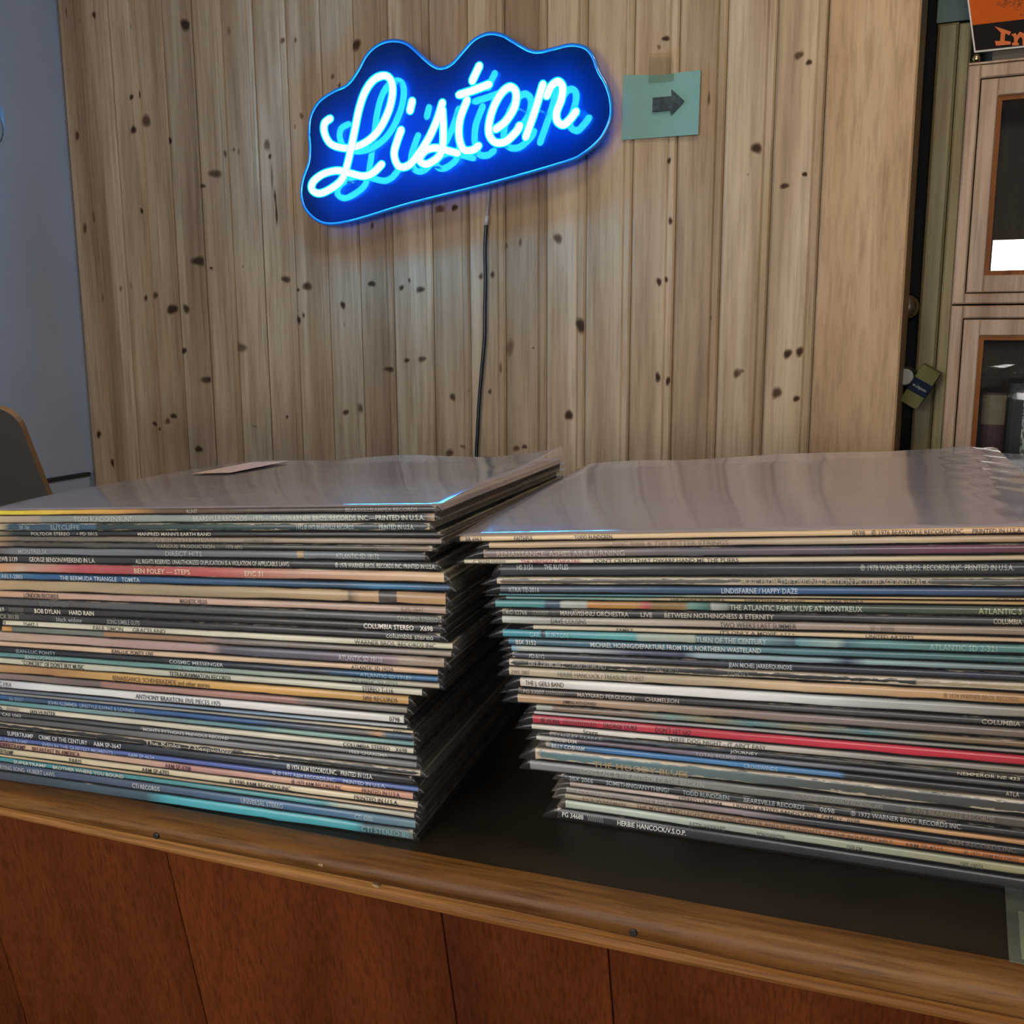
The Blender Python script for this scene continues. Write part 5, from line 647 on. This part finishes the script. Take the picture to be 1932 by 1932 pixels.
# ------------------------------------------------------------------ arrow note
note = thing('arrow_note', 'pale turquoise paper note with a hand-drawn arrow taped right of the neon sign', 'note', WALL)
mb = MB(); dn = WALL_D-.0035
top = [NOTE_OUTLINE[0], NOTE_OUTLINE[1], NOTE_OUTLINE[2]]; bot = [NOTE_OUTLINE[4], None, NOTE_OUTLINE[3]]
bot[1] = tuple((a+b)/2 for a, b in zip(bot[0], bot[2]))
for q in range(2):
    curl = (0, .0015, .006)
    A = [(top[q][0], dn-.001, top[q][1]), (top[q+1][0], dn-.001-curl[q+1]*.3, top[q+1][1]), (bot[q+1][0], dn-.0015-curl[q+1]*.5, bot[q+1][1]), (bot[q][0], dn-.0015-curl[q]*.5, bot[q][1])]
    mb.quad(list(reversed(A))); B = [(x, y+.0004, z) for x, y, z in A]; mb.quad(B)
    for i in range(4): j = (i+1) % 4; mb.quad([A[i], A[j], B[j], B[i]])
mb.build('paper', plain('turquoise_paper', (.19, .37, .33), .75, mottled=.05, scale=15), note)
def arrow_mat():
    m, nt, out = new_mat('felt_pen_black'); v = object_coords(nt, (1, 1, 1)); n = noise(nt, v, 130, 4, .6)
    principled(nt, out, ramp(nt, n, [(.35, (.012, .022, .026)), (.7, (.055, .085, .095))]), .7); return m
mb = MB(); mb.prism_y(list(reversed(ARROW_OUTLINE)), dn-.0062, dn-.0059); mb.build('arrow', arrow_mat(), note)
mb = MB(); mb.prism_y(list(reversed(TAPE_OUTLINE)), dn-.0034, dn-.0031); mb.build('tape', M['tape'], note)

# ------------------------------------------------------------------ bookcase
CZS = [(1.7312, 1.3967), (1.3942, 1.0597), (1.0572, .7227), (.7202, .3857)]
WCASE, DCASE = .86, .27
case = thing('bookcase', 'worn oak stacking bookcase with glass doors at the right', 'bookcase', CASE)
mb = MB()
for zt, zb in CZS:
    mb.box(0, .0165, 0, DCASE, zb, zt, ch=.002); mb.box(WCASE-.0165, WCASE, 0, DCASE, zb, zt, ch=.002)
    mb.box(.0165, WCASE-.0165, .001, DCASE, zt-.0185, zt, ch=.002); mb.box(.0165, WCASE-.0165, .001, DCASE, zb, zb+.0150, ch=.002)
mb.box(-.012, WCASE+.012, -.012, DCASE, .06, .3832, ch=.004); mb.box(.02, WCASE-.02, .01, DCASE-.02, 0, .06)
mb.box(0, WCASE, 0, DCASE, 1.7318, 1.7345)
mb.build('case', M['oak_grey'], case)
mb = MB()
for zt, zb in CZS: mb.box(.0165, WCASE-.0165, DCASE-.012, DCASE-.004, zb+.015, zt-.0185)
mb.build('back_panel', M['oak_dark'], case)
for zt, zb in CZS:
    a, b = zb+.0165, zt-.0202; x0, x1 = .0182, WCASE-.0182; w, h = .0225, .0235
    mb = MB(); mb.box(x0, x0+w, .002, .020, a, b, ch=.0015); mb.box(x1-w, x1, .002, .020, a, b, ch=.0015); mb.box(x0+w, x1-w, .002, .020, b-h, b, ch=.0015); mb.box(x0+w, x1-w, .002, .020, a, a+h+.001, ch=.0015)
    d_ = mb.build('glass_door', M['oak_grey'], case)
    i0, i1, k0, k1 = x0+w, x1-w, a+h+.001, b-h; s = .0065
    mb = MB(); mb.box(i0, i0+s, .006, .018, k0, k1); mb.box(i1-s, i1, .006, .018, k0, k1); mb.box(i0+s, i1-s, .006, .018, k0, k0+s); mb.box(i0+s, i1-s, .006, .018, k1-s, k1)
    mb.build('glazing_bead', M['bead'], d_)
    mb = MB(); mb.box(i0+s*.5, i1-s*.5, .0115, .0140, k0+s*.5, k1-s*.5); mb.build('glass_pane', M['glass'], d_)
    mb = MB(); mb.lathe([(.004, .002), (.004, -.006), (.009, -.010), (.010, -.016), (.006, -.020)], 16, 'y', ((x0+x1)/2, 0, a+h*.5)); mb.build('knob', plain('knob_brass', (.5, .38, .14), .3, 1), d_)
# books standing in the second section
def book(x, w, h, dep, y, col, label, name='book', bands=()):
    zb = CZS[1][1]+.0150
    b = thing(name, label, 'book', CASE @ Matrix.Translation((x, y, zb)), 'books behind the bookcase glass')
    n = 8; prof = [(w*.5-w*.5*math.cos(math.pi*i/n), -.006*math.sin(math.pi*i/n)) for i in range(n+1)]
    mb = MB(); poly = prof + [(w, dep), (0, dep)]
    N = len(poly); mb.v = [(px, py, z) for z in (0, h) for px, py in poly]
    for i in range(N): j = (i+1) % N; mb.f.append((i, j, N+j, N+i)); mb.m.append(0)
    mb.f += [tuple(range(N-1, -1, -1)), tuple(range(N, 2*N))]; mb.m += [0, 0]
    mb.build('cover', plain(name+'_cloth', col, .6, mottled=.2, scale=40), b)
    for nm, z0, z1, x0, x1, mat in bands:
        mb = MB(); pp = [(px, py-.0006) for px, py in prof if x0*w-1e-6 <= px <= x1*w+1e-6]
        k = len(pp); mb.v = [(px, py, z) for z in (z0, z1) for px, py in pp]
        for i in range(k-1): mb.f.append((i, i+1, k+i+1, k+i)); mb.m.append(0)
        mb.build(nm, mat, b)
    return b
zb = CZS[1][1]+.015
book(.0400, .0095, 1.2596-zb, .16, .055, (.016, .034, .036), 'thin dark green book at the left inside the lower glass door')
book(.0504, .0340, 1.2640-zb, .16, .052, (.085, .012, .020), 'dark red book with a tan label behind the lower glass door', bands=[('spine_label', 1.2156-zb, 1.2606-zb, 0, 1, plain('tan_label', (.27, .20, .11), .6, mottled=.15, scale=80))])
silver, nt, out = new_mat('silver_lettered_band'); v = object_coords(nt, (1, 1, .55)); nn = noise(nt, v, 260, 3, .6)
principled(nt, out, ramp(nt, nn, [(.42, (.03, .035, .035)), (.50, (.30, .32, .31)), (.6, (.52, .55, .53))]), .4, Metallic=.3)
book(.0868, .0420, 1.2790-zb, .16, .050, (.024, .026, .027), 'thick charcoal book with a silver lettered band behind the lower glass door', bands=[('silver_band', 1.1700-zb, 1.2780-zb, .34, 1, silver)])
book(.1300, .030, .16, .16, .055, (.10, .06, .03), 'brown book standing past the silver banded one in the bookcase')
book(.1640, .035, .15, .16, .055, (.03, .04, .08), 'navy book farthest along the row in the bookcase')

# ------------------------------------------------------------------ poster stand on top of the bookcase
zt = 1.7345
st = thing('poster', 'orange and black poster with a white border standing on the bookcase', 'poster', CASE)
def on_poster(pts): return [(x+.0779, z) for x, z in pts]
bl, tl = (.0059, 1.7485), (-.0080, 1.8195)
sk = (tl[0]-bl[0])/(tl[1]-bl[1])
def para(x0, x1, z0, z1): return [(bl[0]+x0+sk*(z0-bl[1]), z0), (bl[0]+x1+sk*(z0-bl[1]), z0), (bl[0]+x1+sk*(z1-bl[1]), z1), (bl[0]+x0+sk*(z1-bl[1]), z1)]
mb = MB(); mb.prism_y(para(0, .30, bl[1], 2.10), .002, .006); mb.build('border', plain('white_card', (.50, .48, .44), .6), st)
mb = MB(); mb.prism_y(para(.0022, .2978, bl[1]+.0025, 1.7855), .0010, .0020); mb.build('black_band', plain('poster_black', (.010, .007, .007), .7, spec=.08), st)
mb = MB(); mb.prism_y(para(.0022, .2978, 1.7855, 2.0975), .0010, .0020); mb.build('orange_field', plain('poster_orange', (.43, .080, .008), .7, spec=.08, mottled=.08), st)
mb = MB()
for poly in POSTER_LETTERS: mb.prism_y(list(reversed(on_poster(poly))), .0004, .0010)
o = mb.build('lettering', plain('poster_salmon', (.52, .135, .045), .7, spec=.08), st); o['label'] = 'salmon hand-cut letters'
mb = MB(); random.seed(3)
for k in range(14):
    c0 = (.0380+.0018*k+random.uniform(-.002, .002), 1.8065+random.uniform(-.002, .012)); P = []; ang = random.random()*6
    for i in range(26): ang += random.uniform(-.3, 1.15); c0 = (c0[0]+.0011*math.cos(ang), c0[1]+.0010*math.sin(ang)); P.append((c0[0], .0009, max(1.7985, c0[1])))
    mb.tube(P, .00028, 5)
mb.build('line_drawing', plain('poster_brown_line', (.16, .028, .006), .6), st)
mb = MB(); random.seed(7)
for k in range(10): x = .0610+k*.0042; mb.box(x, x+random.uniform(.0022, .0036), .0005, .0010, 1.7912, 1.7924)
mb.box(.066, .29, .0005, .0010, 1.8030, 1.8037)
mb.build('caption_line', plain('poster_dark_orange', (.20, .035, .006), .6), st)
mb = MB(); mb.box(.03, .27, .008, .030, zt, bl[1]+.004); mb.box(.03, .27, .0065, .012, bl[1]+.004, 1.95); mb.build('easel_foot', plain('dark_stand_wood', (.05, .035, .02), .6), st)
for x in (.0095, .290):
    mb = MB(); mb.lathe([(.001, zt), (.0040, zt+.0008), (.0058, zt+.004), (.0058, zt+.0072), (.0040, zt+.0105), (.002, zt+.0125)], 18, 'z', (x, .004, 0)); o = mb.build('ball_foot', plain('polished_brass', (.55, .42, .20), .18, 1), st, True); o['label'] = 'small polished brass ball foot'

# ------------------------------------------------------------------ carton wedged beside the door
bx = WALL @ Matrix.Translation((1.7840, DW-.050, 1.2430)) @ Matrix.Rotation(R(29), 4, 'Y')
box_ = thing('small_carton', 'olive carton with a navy band tilted beside the dark door', 'carton', bx)
mb = MB(); mb.box(0, .0320, 0, .040, 0, .0690, ch=.001); mb.build('carton_body', plain('olive_card', (.115, .115, .045), .7, spec=.15, mottled=.1), box_)
mb = MB(); mb.box(-.0004, .0324, -.0004, .0404, .0225, .0455); mb.build('navy_band', plain('navy_print', (.009, .013, .032), .7, spec=.1), box_)
tv, tf, w = text_mesh('w.i.hpson'); mb = MB(); mb.v = [(.004+x*.024/w, -.0009, .0315+y*.005) for x, y in tv]; mb.f = list(tf); mb.m = [0]*len(tf); mb.build('script_lettering', plain('pale_script', (.30, .32, .34), .6), box_)

# ------------------------------------------------------------------ laptop behind the left stack
hinge = Vector((-.5056, 1.174, COUNTER_Z)); h = Vector((-.9713, .2380, 0)); e = Vector((-.0225, -.0925, .2295)); e.normalize()
nrm = e.cross(h).normalized()
lm = Matrix((h, e, h.cross(e))).transposed().to_4x4(); lm.translation = hinge+Vector((0, 0, .016))
lap = thing('laptop', 'dark grey laptop with a bronze edge, lid open behind the left stack', 'laptop', Matrix.Translation(hinge) @ Matrix((h, Vector((h.y, -h.x, 0)), Vector((0, 0, 1)))).transposed().to_4x4())
inv = lap.matrix_world.inverted()
def rounded(w, hh, r_):
    out = []
    for cx, cy, a0 in ((w-r_, hh-r_, 0), (r_, hh-r_, 90), (r_, 0+.002, 180), (w-r_, .002, 270)):
        for k in range(7): a = R(a0+k*15) if cy > .01 else R(a0+k*15); out.append((cx+r_*math.cos(a), max(0, cy+r_*math.sin(a))))
    return out
poly = rounded(.33, .233, .022)
T = .0075
mb = MB(); n = len(poly)
mb.v = [(x, y, T) for x, y in poly]+[(x, y, 0) for x, y in poly]
mb.f = [tuple(range(n)), tuple(range(2*n-1, n-1, -1))]+[(i, n+i, n+(i+1) % n, (i+1) % n) for i in range(n)]; mb.m = [0, 0]+[1]*n
mb.build('lid', [plain('dark_grey_shell', (.050, .047, .045), .5), plain('bronze_edge', (.30, .17, .075), .4, .35)], lap, matrix=inv @ lm)
bm_ = Matrix((h, Vector((.238, .9713, 0)), h.cross(Vector((.238, .9713, 0))))).transposed().to_4x4(); bm_.translation = hinge
sgn = 1 if bm_.to_3x3()[2][2] > 0 else -1
mb = MB(); mb.v = [(x, y, 0) for x, y in poly]+[(x, y, .014*sgn) for x, y in poly]
mb.f = [tuple(range(n)), tuple(range(2*n-1, n-1, -1))]+[(i, n+i, n+(i+1) % n, (i+1) % n) for i in range(n)]; mb.m = [0]*len(mb.f)
mb.build('keyboard_base', plain('dark_grey_base', (.05, .047, .045), .5), lap, matrix=inv @ bm_)

# ------------------------------------------------------------------ small hanging lamp at the left edge
lp = thing('pendant_lamp', 'small pale blue spot lamp hanging at the left edge before the white wall', 'lamp', Matrix.Translation((-.598, 1.2, 1.595)))
tilt = Matrix.Rotation(R(-62), 4, 'X') @ Matrix.Rotation(R(-10), 4, 'Y')
mb = MB(); mb.lathe([(.012, .048), (.020, .044), (.026, .034), (.0300, .010), (.0335, -.006), (.0335, -.010), (.030, -.010), (.026, .006), (.010, .03)], 28); mb.build('shade', plain('pale_blue_enamel', (.13, .19, .27), .45), lp, True, tilt)
mb = MB(); mb.lathe([(.006, .03), (.016, .012), (.020, .002), (.016, -.008), (.004, -.012)], 18); mb.build('bulb', emitter('warm_bulb', (1.0, .62, .30), 1.1), lp, True, tilt)
mb = MB(); mb.tube([(0, 0, .046), (-.008, 0, .3), (-.008, 0, 1.105)], .0022, 6); mb.build('cord', M['black'], lp)
# ceiling lamp that gives the warm light
cl = thing('ceiling_lamp', 'round white ceiling lamp above the counter', 'lamp', WALL @ Matrix.Translation((1.80, .75, 2.7)))
mb = MB(); mb.lathe([(.10, 0), (.17, -.02), (.17, -.05), (.165, -.05), (.16, -.03)], 28); mb.build('lamp_body', plain('white_metal', (.7, .7, .68), .4), cl)
